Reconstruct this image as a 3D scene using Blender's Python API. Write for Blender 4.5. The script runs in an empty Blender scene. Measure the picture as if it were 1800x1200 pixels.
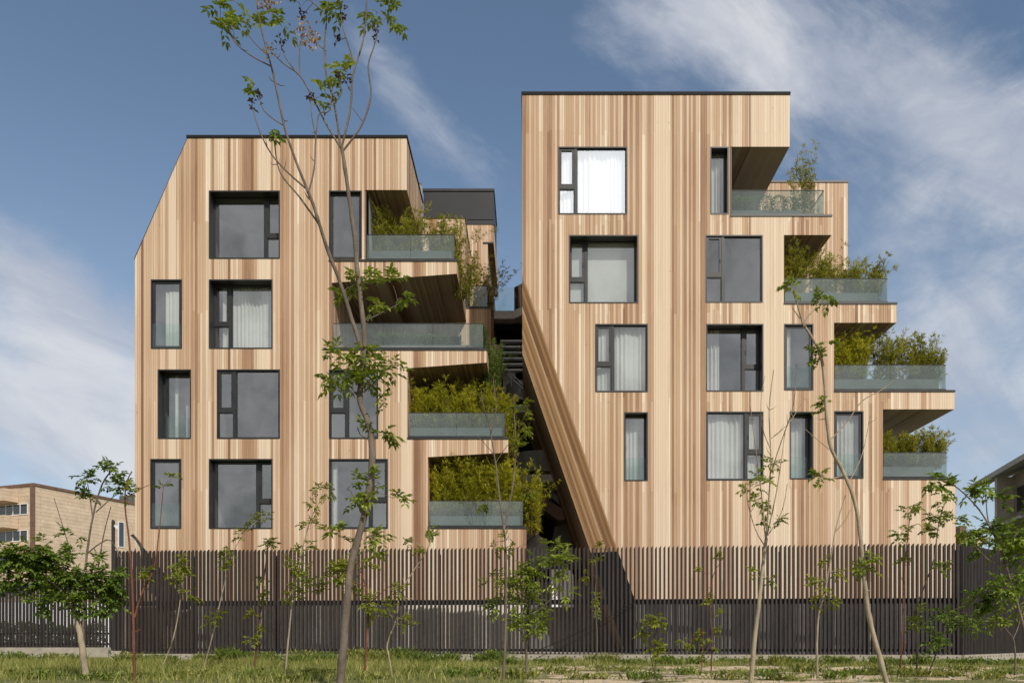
import bpy, math, random
from mathutils import Vector, noise
from mathutils.geometry import tessellate_polygon
R = math.radians
SC = bpy.context.scene
COL = SC.collection
random.seed(7)

# ---------------------------------------------------------------- geometry of the view
D = 30.0          # camera to the facade plane (y = 0)
F = 1425.0        # focal length in photo pixels
VX, VY = 930.0, 1125.0
CZ = 0.456        # camera height above the yard
GZ = -0.24        # level of the lot in front of the fence
def X(px, d=D): return (px - VX) * d / F
def Z(py, d=D): return CZ + (VY - py) * d / F
def W(px, py, d): return Vector((X(px, d), d - D, Z(py, d)))

# ---------------------------------------------------------------- materials
def newmat(name):
    m = bpy.data.materials.new(name); m.use_nodes = True
    nt = m.node_tree; nt.nodes.clear()
    out = nt.nodes.new('ShaderNodeOutputMaterial')
    return m, nt, out
class NB:
    """tiny helper to wire nodes"""
    def __init__(s, nt): s.nt = nt
    def n(s, typ, **kw):
        nd = s.nt.nodes.new(typ)
        for k, v in kw.items(): setattr(nd, k, v)
        return nd
    def set(s, sock, v):
        if v is None: return
        if isinstance(v, bpy.types.NodeSocket): s.nt.links.new(v, sock)
        else: sock.default_value = v
    def m(s, op, a, b=None, c=None, clamp=False):
        nd = s.n('ShaderNodeMath', operation=op); nd.use_clamp = clamp
        s.set(nd.inputs[0], a); s.set(nd.inputs[1], b); s.set(nd.inputs[2], c)
        return nd.outputs[0]
    def vm(s, op, a, b=None):
        nd = s.n('ShaderNodeVectorMath', operation=op)
        s.set(nd.inputs[0], a); s.set(nd.inputs[1], b)
        return nd.outputs[0]
    def mix(s, f, a, b, typ='MIX'):
        nd = s.n('ShaderNodeMix', data_type='RGBA', blend_type=typ)
        s.set(nd.inputs[0], f); s.set(nd.inputs[6], a); s.set(nd.inputs[7], b)
        return nd.outputs[2]
    def ramp(s, f, pts):
        nd = s.n('ShaderNodeValToRGB'); cr = nd.color_ramp
        while len(cr.elements) < len(pts): cr.elements.new(0.5)
        for e, (p, c) in zip(cr.elements, pts):
            e.position = p; e.color = (*c, 1) if len(c) == 3 else c
        s.set(nd.inputs[0], f); return nd.outputs[0]
    def smooth(s, v, lo, hi):
        nd = s.n('ShaderNodeMapRange', interpolation_type='SMOOTHSTEP')
        s.set(nd.inputs[0], v); nd.inputs[1].default_value = lo; nd.inputs[2].default_value = hi
        return nd.outputs[0]
    def comb(s, x, y, z=0.0):
        nd = s.n('ShaderNodeCombineXYZ')
        for i, v in enumerate((x, y, z)): s.set(nd.inputs[i], v)
        return nd.outputs[0]
    def sep(s, v):
        nd = s.n('ShaderNodeSeparateXYZ'); s.set(nd.inputs[0], v); return nd.outputs
    def noise(s, v, scale, detail=3, rough=0.55, dist=0.0):
        nd = s.n('ShaderNodeTexNoise'); s.set(nd.inputs['Vector'], v)
        nd.inputs['Scale'].default_value = scale; nd.inputs['Detail'].default_value = detail
        nd.inputs['Roughness'].default_value = rough; nd.inputs['Distortion'].default_value = dist
        return nd.outputs[0]
def c4(c): return (c[0], c[1], c[2], 1)

def wood_mat(name, tones, gain=1.0, rough=0.62):
    m, nt, out = newmat(name); b = NB(nt)
    uv = b.n('ShaderNodeUVMap').outputs[0]
    u, v, _ = b.sep(uv)
    def vor(scale, rnd, feat='F1', off=0.0):
        nd = b.n('ShaderNodeTexVoronoi', voronoi_dimensions='1D', feature=feat)
        b.set(nd.inputs['W'], b.m('ADD', u, off)); nd.inputs['Scale'].default_value = scale
        nd.inputs['Randomness'].default_value = rnd
        return nd
    fine = vor(11.5, 0.9)                               # single boards
    cell = b.sep(fine.outputs['Color'])[0]
    cell2 = b.sep(fine.outputs['Color'])[1]
    wv = b.sep(vor(2.3, 0.95, off=31.7).outputs['Color']); wide = wv[0]     # batches of boards
    pale = b.m('GREATER_THAN', wv[1], 0.86)                                   # a few broad pale boards
    # boards are cut at storey height: the lengths in some courses differ
    st = b.m('FLOOR', b.m('DIVIDE', b.m('ADD', v, b.m('MULTIPLY', cell2, 0.5)), 3.3))
    wn = b.n('ShaderNodeTexWhiteNoise', noise_dimensions='2D')
    b.set(wn.inputs['Vector'], b.comb(b.m('MULTIPLY', cell, 91.7), st))
    course = wn.outputs[0]
    sel = b.m('GREATER_THAN', cell2, 0.52)
    tone = b.m('ADD', b.m('MULTIPLY', cell, 0.60), b.m('MULTIPLY', wide, 0.20))
    tone = b.m('ADD', tone, b.m('MULTIPLY', b.m('MULTIPLY', course, sel), 0.26))
    big = b.noise(b.comb(b.m('MULTIPLY', u, 0.8), b.m('MULTIPLY', v, 0.18)), 1.0, 2)
    tone = b.m('ADD', tone, b.m('MULTIPLY', b.m('SUBTRACT', big, 0.5), 0.35))
    gr = b.noise(b.comb(b.m('MULTIPLY', u, 55.0), b.m('MULTIPLY', v, 1.3), b.m('MULTIPLY', cell, 20)), 1.0, 4, 0.6, 0.6)
    tone = b.m('ADD', tone, b.m('MULTIPLY', b.m('SUBTRACT', gr, 0.5), 0.30))
    tone = b.m('ADD', b.m('MULTIPLY', b.m('SUBTRACT', tone, 0.5), 1.12), 0.54)
    tone = b.m('ADD', b.m('MULTIPLY', tone, b.m('SUBTRACT', 1.0, b.m('MULTIPLY', pale, 0.85))), b.m('MULTIPLY', pale, 0.76))
    col = b.ramp(tone, tones)
    stn = b.smooth(b.noise(b.comb(b.m('MULTIPLY', u, 5.0), b.m('MULTIPLY', v, 0.28), 4.0), 1.0, 5, 0.65), 0.52, 0.75)
    col = b.mix(b.m('MULTIPLY', stn, 0.22), col, c4((0.26, 0.20, 0.16)))     # weathering runs
    # knots
    kn = b.n('ShaderNodeTexVoronoi', feature='F1'); b.set(kn.inputs['Vector'], b.comb(b.m('MULTIPLY', u, 2.2), b.m('MULTIPLY', v, 0.8)))
    kn.inputs['Scale'].default_value = 1.0
    kmask = b.m('SUBTRACT', 1.0, b.smooth(kn.outputs[0], 0.015, 0.045))
    col = b.mix(b.m('MULTIPLY', kmask, 0.6), col, c4((0.12, 0.07, 0.04)))
    # shadow gap between boards
    gap = vor(11.5, 0.9, 'DISTANCE_TO_EDGE').outputs['Distance']
    gm = b.m('SUBTRACT', 1.0, b.smooth(gap, 0.02, 0.075))
    col = b.mix(b.m('MULTIPLY', gm, b.m('SUBTRACT', b.m('ADD', 0.5, b.m('MULTIPLY', b.m('GREATER_THAN', cell2, 0.7), 0.32)), b.m('MULTIPLY', pale, 0.3))), col, c4((0.10, 0.055, 0.03)))
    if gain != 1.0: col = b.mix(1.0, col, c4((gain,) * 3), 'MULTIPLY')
    p = b.n('ShaderNodeBsdfPrincipled'); b.set(p.inputs['Base Color'], col)
    p.inputs['Roughness'].default_value = rough; p.inputs['Specular IOR Level'].default_value = 0.25
    bp = b.n('ShaderNodeBump'); bp.inputs['Strength'].default_value = 0.5; bp.inputs['Distance'].default_value = 0.012
    h = b.m('ADD', b.m('MULTIPLY', b.smooth(gap, 0.0, 0.09), 1.0), b.m('ADD', b.m('MULTIPLY', cell, 0.5), b.m('MULTIPLY', gr, 0.2)))
    b.set(bp.inputs['Height'], h); nt.links.new(bp.outputs[0], p.inputs['Normal'])
    nt.links.new(p.outputs[0], out.inputs[0]); return m

def plain(name, col, rough=0.6, metal=0.0, var=0.15, scale=3.0, spec=0.4, bump=0.0, stretch=(1, 1, 1)):
    m, nt, out = newmat(name); b = NB(nt)
    co = b.n('ShaderNodeTexCoord').outputs['Object']
    co = b.vm('MULTIPLY', co, stretch)
    n1 = b.noise(co, scale, 5, 0.6); n2 = b.noise(co, scale * 9, 3, 0.6)
    f = b.m('ADD', b.m('MULTIPLY', n1, 0.65), b.m('MULTIPLY', n2, 0.35))
    lo = tuple(c * (1 - 2 * var) for c in col); hi = tuple(min(1, c * (1 + 2 * var)) for c in col)
    c = b.ramp(f, [(0.25, lo), (0.75, hi)])
    p = b.n('ShaderNodeBsdfPrincipled'); b.set(p.inputs['Base Color'], c)
    b.set(p.inputs['Roughness'], b.m('ADD', rough - 0.08, b.m('MULTIPLY', n1, 0.16)))
    p.inputs['Metallic'].default_value = metal; p.inputs['Specular IOR Level'].default_value = spec
    if bump:
        bp = b.n('ShaderNodeBump'); bp.inputs['Strength'].default_value = bump; bp.inputs['Distance'].default_value = 0.02
        b.set(bp.inputs['Height'], f); nt.links.new(bp.outputs[0], p.inputs['Normal'])
    nt.links.new(p.outputs[0], out.inputs[0]); return m

def glass_mat(name, tint, refl, rcol=(0.9, 0.92, 0.95), wave=0.0, haze=0.0, hcol=(0.5, 0.58, 0.55)):
    m, nt, out = newmat(name); b = NB(nt)
    tr = b.n('ShaderNodeBsdfTransparent'); tr.inputs[0].default_value = c4(tint)
    gl = b.n('ShaderNodeBsdfGlossy'); gl.inputs['Color'].default_value = c4(rcol); gl.inputs['Roughness'].default_value = 0.01
    if wave:
        co = b.n('ShaderNodeTexCoord').outputs['Object']
        bp = b.n('ShaderNodeBump'); bp.inputs['Strength'].default_value = wave; bp.inputs['Distance'].default_value = 0.05
        b.set(bp.inputs['Height'], b.noise(co, 0.9, 1)); nt.links.new(bp.outputs[0], gl.inputs['Normal'])
    lw = b.n('ShaderNodeLayerWeight'); lw.inputs[0].default_value = 0.25
    f = b.m('ADD', refl, b.m('MULTIPLY', lw.outputs['Fresnel'], 0.4), clamp=True)
    base = tr.outputs[0]
    if haze:
        df = b.n('ShaderNodeBsdfDiffuse'); df.inputs[0].default_value = c4(hcol)
        m0 = b.n('ShaderNodeMixShader'); m0.inputs[0].default_value = haze
        nt.links.new(base, m0.inputs[1]); nt.links.new(df.outputs[0], m0.inputs[2]); base = m0.outputs[0]
    mx = b.n('ShaderNodeMixShader'); b.set(mx.inputs[0], f)
    nt.links.new(base, mx.inputs[1]); nt.links.new(gl.outputs[0], mx.inputs[2])
    nt.links.new(mx.outputs[0], out.inputs[0]); return m

def leaf_mat(name, stops, trans=0.35):
    m, nt, out = newmat(name); b = NB(nt)
    at = b.n('ShaderNodeAttribute', attribute_name='tint')
    co = b.n('ShaderNodeTexCoord').outputs['Object']
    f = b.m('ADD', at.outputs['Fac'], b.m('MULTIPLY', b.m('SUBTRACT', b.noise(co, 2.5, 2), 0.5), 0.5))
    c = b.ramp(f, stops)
    p = b.n('ShaderNodeBsdfPrincipled'); b.set(p.inputs['Base Color'], c); p.inputs['Roughness'].default_value = 0.5
    p.inputs['Specular IOR Level'].default_value = 0.3
    t = b.n('ShaderNodeBsdfTranslucent'); b.set(t.inputs[0], b.mix(1.0, c, (1.3, 1.35, 0.7, 1), 'MULTIPLY'))
    mx = b.n('ShaderNodeMixShader'); mx.inputs[0].default_value = trans
    nt.links.new(p.outputs[0], mx.inputs[1]); nt.links.new(t.outputs[0], mx.inputs[2])
    nt.links.new(mx.outputs[0], out.inputs[0]); return m

WT = [(0.02, (0.225, 0.118, 0.068)), (0.20, (0.365, 0.222, 0.138)), (0.42, (0.495, 0.336, 0.218)),
      (0.66, (0.585, 0.430, 0.304)), (0.98, (0.76, 0.645, 0.505))]
M = {}
M['wood'] = wood_mat('timber_boards', WT)
M['soffit'] = wood_mat('shaded_soffit_boards', WT, 0.42, 0.55)  # wall boards darkened by gain: shade under the overhangs put into the colour
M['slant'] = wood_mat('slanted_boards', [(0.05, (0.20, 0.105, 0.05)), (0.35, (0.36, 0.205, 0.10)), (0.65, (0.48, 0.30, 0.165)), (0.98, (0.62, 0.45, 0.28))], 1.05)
M['metal'] = plain('black_metal', (0.022, 0.023, 0.026), 0.42, 0.0, 0.2, 2.0, 0.5)
M['pent'] = plain('black_panel', (0.010, 0.011, 0.013), 0.5, 0.0, 0.2, 1.0, 0.5)
M['pane'] = glass_mat('window_glass', (0.85, 0.88, 0.87), 0.34, wave=0.06)
M['guard'] = glass_mat('guard_glass', (0.94, 0.98, 0.965), 0.05)
M['rail'] = glass_mat('balustrade_glass', (0.90, 0.955, 0.935), 0.11, haze=0.045, hcol=(0.50, 0.58, 0.55))
M['dglass'] = glass_mat('dark_glass', (0.10, 0.11, 0.12), 0.16)
M['room'] = plain('room_plaster', (0.32, 0.32, 0.31), 0.9, 0, 0.05)
M['curtain'] = plain('curtain_cloth', (0.88, 0.88, 0.86), 0.9, 0, 0.04, 1.0, 0.1)
M['conc'] = plain('concrete', (0.30, 0.29, 0.27), 0.85, 0, 0.14, 1.2, 0.25, 0.3)
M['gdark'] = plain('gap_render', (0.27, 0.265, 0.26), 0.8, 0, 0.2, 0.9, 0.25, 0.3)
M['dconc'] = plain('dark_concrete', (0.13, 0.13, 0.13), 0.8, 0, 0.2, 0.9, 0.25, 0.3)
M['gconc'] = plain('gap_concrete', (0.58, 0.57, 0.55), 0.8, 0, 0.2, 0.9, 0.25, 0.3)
M['cream'] = plain('cream_render', (0.66, 0.61, 0.53), 0.85, 0, 0.1, 1.2, 0.2)
M['midgrey'] = plain('grey_render', (0.42, 0.42, 0.42), 0.85, 0, 0.14, 1.2, 0.2)
M['black'] = plain('black_parts_and_shade', (0.012, 0.012, 0.013), 0.7, 0, 0.2, 1.0, 0.2)
M['rust'] = plain('brown_metal', (0.17, 0.10, 0.07), 0.5, 0, 0.25, 2.0, 0.3)
M['plinth'] = plain('plinth_concrete', (0.34, 0.31, 0.26), 0.9, 0, 0.2, 2.5, 0.2, 0.5)
M['yard'] = plain('yard_paving', (0.46, 0.43, 0.38), 0.85, 0, 0.12, 1.5, 0.2)
M['floor'] = plain('terrace_tiles', (0.24, 0.23, 0.21), 0.8, 0, 0.1, 2.0, 0.25)
M['slat'] = plain('fence_slat', (0.040, 0.033, 0.032), 0.55, 0, 0.3, 1.4, 0.3, stretch=(4, 4, 0.5))
M['rail_metal'] = plain('fence_rail', (0.022, 0.023, 0.026), 0.5, 0, 0.2, 2.0, 0.4)
M['planter'] = plain('grey_planter', (0.15, 0.16, 0.165), 0.7, 0, 0.12, 2.0, 0.3)
M['soil'] = plain('soil', (0.06, 0.045, 0.03), 1.0, 0, 0.3, 8.0, 0.1)
M['white'] = plain('white_paint', (0.80, 0.81, 0.83), 0.45, 0, 0.04, 1.5, 0.4)
M['tread'] = plain('pale_stone', (0.75, 0.76, 0.80), 0.5, 0, 0.06, 2.0, 0.4)
M['bark'] = plain('grey_bark', (0.15, 0.122, 0.098), 0.9, 0, 0.4, 9.0, 0.15, 0.8, (1, 1, 0.4))
M['barkp'] = plain('pale_bark', (0.33, 0.275, 0.20), 0.9, 0, 0.28, 9.0, 0.15, 0.8, (1, 1, 0.4))
M['barkr'] = plain('red_bark', (0.16, 0.06, 0.038), 0.85, 0, 0.35, 9.0, 0.2, 0.5, (1, 1, 0.4))
M['twig'] = plain('dark_twig', (0.075, 0.055, 0.045), 0.9, 0, 0.3, 9.0, 0.15)
M['seed'] = plain('dry_seed', (0.42, 0.28, 0.15), 0.8, 0, 0.35, 14.0, 0.2)
M['leaf'] = leaf_mat('ash_leaf', [(0.0, (0.075, 0.11, 0.016)), (0.45, (0.20, 0.255, 0.036)), (1.0, (0.40, 0.45, 0.08))])
M['leafd'] = leaf_mat('dark_leaf', [(0.0, (0.045, 0.085, 0.012)), (0.5, (0.135, 0.205, 0.028)), (1.0, (0.31, 0.38, 0.06))], 0.3)
M['leafy'] = leaf_mat('young_leaf', [(0.0, (0.09, 0.115, 0.015)), (0.5, (0.215, 0.245, 0.03)), (1.0, (0.40, 0.41, 0.07))], 0.4)
M['bam'] = leaf_mat('bamboo_leaf', [(0.0, (0.10, 0.095, 0.014)), (0.5, (0.32, 0.325, 0.045)), (1.0, (0.50, 0.46, 0.09))], 0.45)
M['bamy'] = leaf_mat('yellow_bamboo_leaf', [(0.0, (0.14, 0.135, 0.014)), (0.5, (0.40, 0.395, 0.035)), (1.0, (0.60, 0.56, 0.07))], 0.5)
M['hedge'] = leaf_mat('hedge_leaf', [(0.0, (0.05, 0.095, 0.022)), (0.5, (0.14, 0.225, 0.055)), (1.0, (0.28, 0.38, 0.09))], 0.3)
M['cane'] = plain('bamboo_cane', (0.17, 0.125, 0.045), 0.6, 0, 0.3, 6.0, 0.3)
M['grass'] = leaf_mat('grass_blade', [(0.0, (0.09, 0.115, 0.022)), (0.5, (0.22, 0.25, 0.05)), (1.0, (0.52, 0.46, 0.19))], 0.3)
M['weed'] = leaf_mat('weed_leaf', [(0.0, (0.06, 0.10, 0.02)), (0.5, (0.16, 0.22, 0.04)), (1.0, (0.33, 0.37, 0.08))], 0.3)

def stone_mat():
    m, nt, out = newmat('beige_stone_courses'); b = NB(nt)
    uv = b.n('ShaderNodeUVMap').outputs[0]
    br = b.n('ShaderNodeTexBrick'); b.set(br.inputs['Vector'], uv)
    br.inputs['Scale'].default_value = 1.0; br.inputs['Brick Width'].default_value = 3.4; br.inputs['Row Height'].default_value = 0.42
    br.inputs['Mortar Size'].default_value = 0.035; br.inputs['Bias'].default_value = 0.0
    br.inputs['Color1'].default_value = (0.64, 0.505, 0.38, 1); br.inputs['Color2'].default_value = (0.59, 0.46, 0.34, 1)
    br.inputs['Mortar'].default_value = (0.47, 0.36, 0.26, 1)
    n = b.noise(uv, 1.1, 4)
    c = b.mix(1.0, br.outputs[0], b.ramp(n, [(0.3, (0.85, 0.85, 0.85)), (0.7, (1.1, 1.1, 1.1))]), 'MULTIPLY')
    p = b.n('ShaderNodeBsdfPrincipled'); b.set(p.inputs['Base Color'], c); p.inputs['Roughness'].default_value = 0.85
    nt.links.new(p.outputs[0], out.inputs[0]); return m
M['stone'] = stone_mat()
M['brown'] = plain('brown_render', (0.27, 0.225, 0.175), 0.9, 0, 0.15, 0.6, 0.2, 0.2)
M['roofc'] = plain('pale_roof', (0.42, 0.385, 0.33), 0.85, 0, 0.15, 0.7, 0.2)

def ground_mat():
    m, nt, out = newmat('lot_ground'); b = NB(nt)
    at = b.n('ShaderNodeAttribute', attribute_name='sand').outputs['Fac']
    co = b.n('ShaderNodeTexCoord').outputs['Object']
    n1 = b.noise(co, 2.2, 5, 0.65); n2 = b.noise(co, 14, 4, 0.7)
    s = b.smooth(b.m('ADD', at, b.m('MULTIPLY', b.m('SUBTRACT', n2, 0.5), 0.5)), 0.35, 0.6)
    g = b.ramp(n1, [(0.3, (0.085, 0.095, 0.025)), (0.55, (0.15, 0.155, 0.045)), (0.75, (0.25, 0.21, 0.09))])
    sd = b.ramp(n2, [(0.3, (0.40, 0.30, 0.18)), (0.7, (0.72, 0.58, 0.40))])
    p = b.n('ShaderNodeBsdfPrincipled'); b.set(p.inputs['Base Color'], b.mix(s, g, sd)); p.inputs['Roughness'].default_value = 0.95
    bp = b.n('ShaderNodeBump'); bp.inputs['Strength'].default_value = 0.9; bp.inputs['Distance'].default_value = 0.05
    b.set(bp.inputs['Height'], n2); nt.links.new(bp.outputs[0], p.inputs['Normal'])
    nt.links.new(p.outputs[0], out.inputs[0]); return m
M['ground'] = ground_mat()

# ---------------------------------------------------------------- mesh builder and scene tags
class MB:
    def __init__(s): s.v = []; s.f = []; s.mi = []; s.t = []; s.mats = []
    def mat(s, m):
        if m not in s.mats: s.mats.append(m)
        return s.mats.index(m)
    def face(s, pts, m, tint=0.5):
        i = len(s.v); s.v += [tuple(p) for p in pts]; s.f.append(tuple(range(i, i + len(pts)))); s.mi.append(s.mat(m)); s.t += [tint] * len(pts)
    def box(s, x0, x1, y0, y1, z0, z1, m, skip=''):
        a = [(x0, y0, z0), (x1, y0, z0), (x1, y1, z0), (x0, y1, z0), (x0, y0, z1), (x1, y0, z1), (x1, y1, z1), (x0, y1, z1)]
        fs = {'d': (0, 3, 2, 1), 'u': (4, 5, 6, 7), 'f': (0, 1, 5, 4), 'b': (2, 3, 7, 6), 'l': (3, 0, 4, 7), 'r': (1, 2, 6, 5)}
        for k, q in fs.items():
            if k not in skip: s.face([a[j] for j in q], m)
    def hexa(s, a, m):
        for q in ((0, 3, 2, 1), (4, 5, 6, 7), (0, 1, 5, 4), (2, 3, 7, 6), (3, 0, 4, 7), (1, 2, 6, 5)): s.face([a[j] for j in q], m)
    def tube(s, pts, rads, m, n=6, cap=True):
        mi = s.mat(m); base = len(s.v); pts = [Vector(p) for p in pts]
        ref = Vector((0.3, 1, 0.1))
        for i, p in enumerate(pts):
            t = (pts[min(i + 1, len(pts) - 1)] - pts[max(i - 1, 0)])
            if t.length < 1e-9: t = Vector((0, 0, 1))
            t.normalize(); a = t.cross(ref)
            if a.length < 1e-3: a = t.cross(Vector((1, 0, 0)))
            a.normalize(); c = t.cross(a)
            for k in range(n):
                an = 2 * math.pi * k / n
                s.v.append(tuple(p + (a * math.cos(an) + c * math.sin(an)) * rads[i])); s.t.append(0.5)
        for i in range(len(pts) - 1):
            for k in range(n):
                q = (base + i * n + k, base + i * n + (k + 1) % n, base + (i + 1) * n + (k + 1) % n, base + (i + 1) * n + k)
                s.f.append(q); s.mi.append(mi)
        if cap:
            s.f.append(tuple(base + k for k in range(n))); s.mi.append(mi)
            e = base + (len(pts) - 1) * n
            s.f.append(tuple(e + n - 1 - k for k in range(n))); s.mi.append(mi)
    def build(s, name, parent=None, smooth=False, uv=False, loc=None, along=None):
        off = Vector(parent_loc(parent)) if parent else Vector((0, 0, 0))
        if loc is not None: off = Vector(loc)
        me = bpy.data.meshes.new(name)
        me.from_pydata([(p[0] - off.x, p[1] - off.y, p[2] - off.z) for p in s.v], [], s.f)
        for m in s.mats: me.materials.append(m)
        me.polygons.foreach_set('material_index', s.mi)
        if smooth: me.polygons.foreach_set('use_smooth', [True] * len(s.f))
        if uv: board_uv(me, off, along)
        else:
            at = me.attributes.new('tint', 'FLOAT', 'POINT'); at.data.foreach_set('value', s.t)
        me.update()
        o = bpy.data.objects.new(name, me); COL.objects.link(o)
        if loc is not None: o.location = loc
        if parent: o.parent = parent
        return o
def parent_loc(o):
    p = Vector(o.location)
    while o.parent: o = o.parent; p = p + o.location
    return p
def board_uv(me, off, along=None):
    uvl = me.uv_layers.new(name='UVMap')
    for p in me.polygons:
        n = p.normal
        if abs(n.z) > 0.93: al = Vector((0, 1, 0))
        else: al = Vector((0, 0, 1)) - n * n.z
        if along: al = Vector(along)
        al.normalize(); ac = al.cross(n); ac.normalize()
        k = max(range(3), key=lambda i: abs(ac[i]))
        if ac[k] < 0: ac = -ac
        for li in p.loop_indices:
            co = me.vertices[me.loops[li].vertex_index].co + off
            uvl.data[li].uv = (co.dot(ac) + 60.0, co.dot(al) + 20.0)
LABELS = set()
def tag(o, label=None, cat=None, group=None, kind=None):
    if label: o['label'] = label
    if cat: o['category'] = cat
    if group: o['group'] = group
    if kind: o['kind'] = kind
    return o
def thing(name, label, cat, loc=(0, 0, 0), group=None):
    o = bpy.data.objects.new(name, None); o.empty_display_size = 0.3; COL.objects.link(o); o.location = loc
    return tag(o, label, cat, group)

# ---------------------------------------------------------------- building helpers
def area2(p): return sum(p[i][0] * p[(i + 1) % len(p)][1] - p[(i + 1) % len(p)][0] * p[i][1] for i in range(len(p)))
def tess(mb, loops, y, m, flip=False):
    vv = [[Vector((x, z, 0)) for x, z in lp] for lp in loops]
    flat = [p for lp in loops for p in lp]
    for t in tessellate_polygon(vv):
        p = [(flat[i][0], y, flat[i][1]) for i in t]
        a = area2([(q[0], q[2]) for q in p])
        if abs(a) < 1e-9: continue
        if (a > 0) == flip: p.reverse()          # CCW in x-z faces -y (towards the street)
        mb.face(p, m)
def px(poly): return [(X(a), Z(b)) for a, b in poly]
def extrude(root, poly, y0, y1, holes=(), slant=False, front=True, back=True, edges=True, skip=()):
    """solid with outline poly (x,z) between y0 and y1; wall, soffit, floor and roof become parts"""
    if area2(poly) < 0: poly = poly[::-1]
    wall = MB()
    if front: tess(wall, [poly] + [list(h) for h in holes], y0, M['wood'])
    if back: tess(wall, [poly], y1, M['wood'], flip=True)
    zmax = max(p[1] for p in poly); zmin = min(p[1] for p in poly)
    for i in range(len(poly)):
        if i in skip: continue
        (xa, za), (xb, zb) = poly[i], poly[(i + 1) % len(poly)]
        L = math.hypot(xb - xa, zb - za); nx, nz = (zb - za) / L, -(xb - xa) / L
        q = [(xa, y0, za), (xa, y1, za), (xb, y1, zb), (xb, y0, zb)]
        q.reverse()
        if nz > 0.9:
            mb = MB(); mb.face(q[::-1], M['floor']); mb.build('roof' if za > zmax - 0.5 else 'terrace_floor', root)
        elif nz < -0.9:
            if min(za, zb) > zmin + 0.3:
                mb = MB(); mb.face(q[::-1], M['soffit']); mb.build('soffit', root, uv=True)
        elif nz < -0.2:
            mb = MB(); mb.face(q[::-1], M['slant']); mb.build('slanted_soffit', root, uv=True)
        else: wall.face(q[::-1], M['wood'])
    return wall.build('timber_wall', root, uv=True) if wall.f else None
def window(root, x0, x1, y0, y1, dp, split=None, guard=False, room=True, floor_y=0.0, d=D, frame=0.055):
    """hole in photo pixels at the facade plane; split 'l'/'r' puts the narrow sash on that side"""
    X0, X1, Z0, Z1 = X(x0, d), X(x1, d), Z(y1, d), Z(y0, d); Y = d - D
    m = M['metal']; fr = MB(); lip = 0.045
    yb = Y + dp + 0.07
    # folded metal lining of the opening, 5 mm proud of the boards
    fr.box(X0, X0 + lip, Y - 0.005, yb, Z0, Z1, m); fr.box(X1 - lip, X1, Y - 0.005, yb, Z0, Z1, m)
    fr.box(X0 + lip, X1 - lip, Y - 0.005, yb, Z1 - lip, Z1, m); fr.box(X0 + lip, X1 - lip, Y - 0.014, yb, Z0, Z0 + lip, m)
    a0, a1, b0, b1 = X0 + lip, X1 - lip, Z0 + lip, Z1 - lip
    pn = MB(); ya = Y + dp; yg = ya + 0.035
    def ring(l, r, b, t, w, y, dpt):
        fr.box(l, l + w, y, y + dpt, b, t, m); fr.box(r - w, r, y, y + dpt, b, t, m)
        fr.box(l + w, r - w, y, y + dpt, t - w, t, m); fr.box(l + w, r - w, y, y + dpt, b, b + w, m)
    def pane(l, r, b, t): pn.face([(l, yg, b), (r, yg, b), (r, yg, t), (l, yg, t)], M['pane'])
    if split:
        w = 0.56; mul = 0.09
        if split == 'l': s0, s1, g0, g1 = a0, a0 + w, a0 + w + mul, a1
        else: s0, s1, g0, g1 = a1 - w, a1, a0, a1 - w - mul
        fr.box(min(s1, g1), max(s0, g0), ya - 0.03, ya + 0.06, b0, b1, m)
        tz = b0 + (b1 - b0) * 0.40
        fr.box(s0, s1, ya - 0.02, ya + 0.06, tz - 0.05, tz + 0.05, m)
        ring(s0, s1, tz + 0.05, b1, 0.085, ya - 0.015, 0.06); ring(s0, s1, b0, tz - 0.05, 0.03, ya, 0.05)
        ring(g0, g1, b0, b1, 0.035, ya, 0.05)
        pane(s0 + 0.08, s1 - 0.08, tz + 0.12, b1 - 0.08); pane(s0 + 0.025, s1 - 0.025, b0 + 0.025, tz - 0.07); pane(g0 + 0.03, g1 - 0.03, b0 + 0.03, b1 - 0.03)
        # handle on the opening sash
        hx = s1 - 0.045 if split == 'l' else s0 + 0.045
        fr.box(hx - 0.012, hx + 0.012, ya - 0.045, ya - 0.016, tz + 0.5, tz + 0.64, m)
    else:
        ring(a0, a1, b0, b1, 0.085 if dp < 0.2 else 0.05, ya, 0.06); pane(a0 + 0.045, a1 - 0.045, b0 + 0.045, b1 - 0.045)
    w = fr.build('window', root); pn.build('pane', w)
    if guard:
        g = MB(); g.box(a0 + 0.004, a1 - 0.004, ya - 0.05, ya - 0.038, b0 + 0.002, b0 + (b1 - b0) * 0.36, M['guard']); g.build('guard_glass', w)
    if room:
        r = MB(); e = 0.22; ry0, ry1 = yb + 0.002, yb + 3.0
        x_0, x_1, z_0, z_1 = X0 - e, X1 + e, Z0 - 0.05, Z1 + 0.18
        q = M['room']
        r.face([(x_0, ry1, z_0), (x_1, ry1, z_0), (x_1, ry1, z_1), (x_0, ry1, z_1)], q)
        r.face([(x_0, ry0, z_0), (x_0, ry1, z_0), (x_0, ry1, z_1), (x_0, ry0, z_1)], q)
        r.face([(x_1, ry1, z_0), (x_1, ry0, z_0), (x_1, ry0, z_1), (x_1, ry1, z_1)], q)
        r.face([(x_0, ry0, z_1), (x_0, ry1, z_1), (x_1, ry1, z_1), (x_1, ry0, z_1)], q)
        r.face([(x_0, ry0, z_0), (x_1, ry0, z_0), (x_1, ry1, z_0), (x_0, ry1, z_0)], M['floor'])
        r.build('room', root)
    return (X0, X1, Z0, Z1, yb)
def hole(x0, x1, y0, y1): return [(X(x0), Z(y1)), (X(x1), Z(y1)), (X(x1), Z(y0)), (X(x0), Z(y0))]
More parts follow.
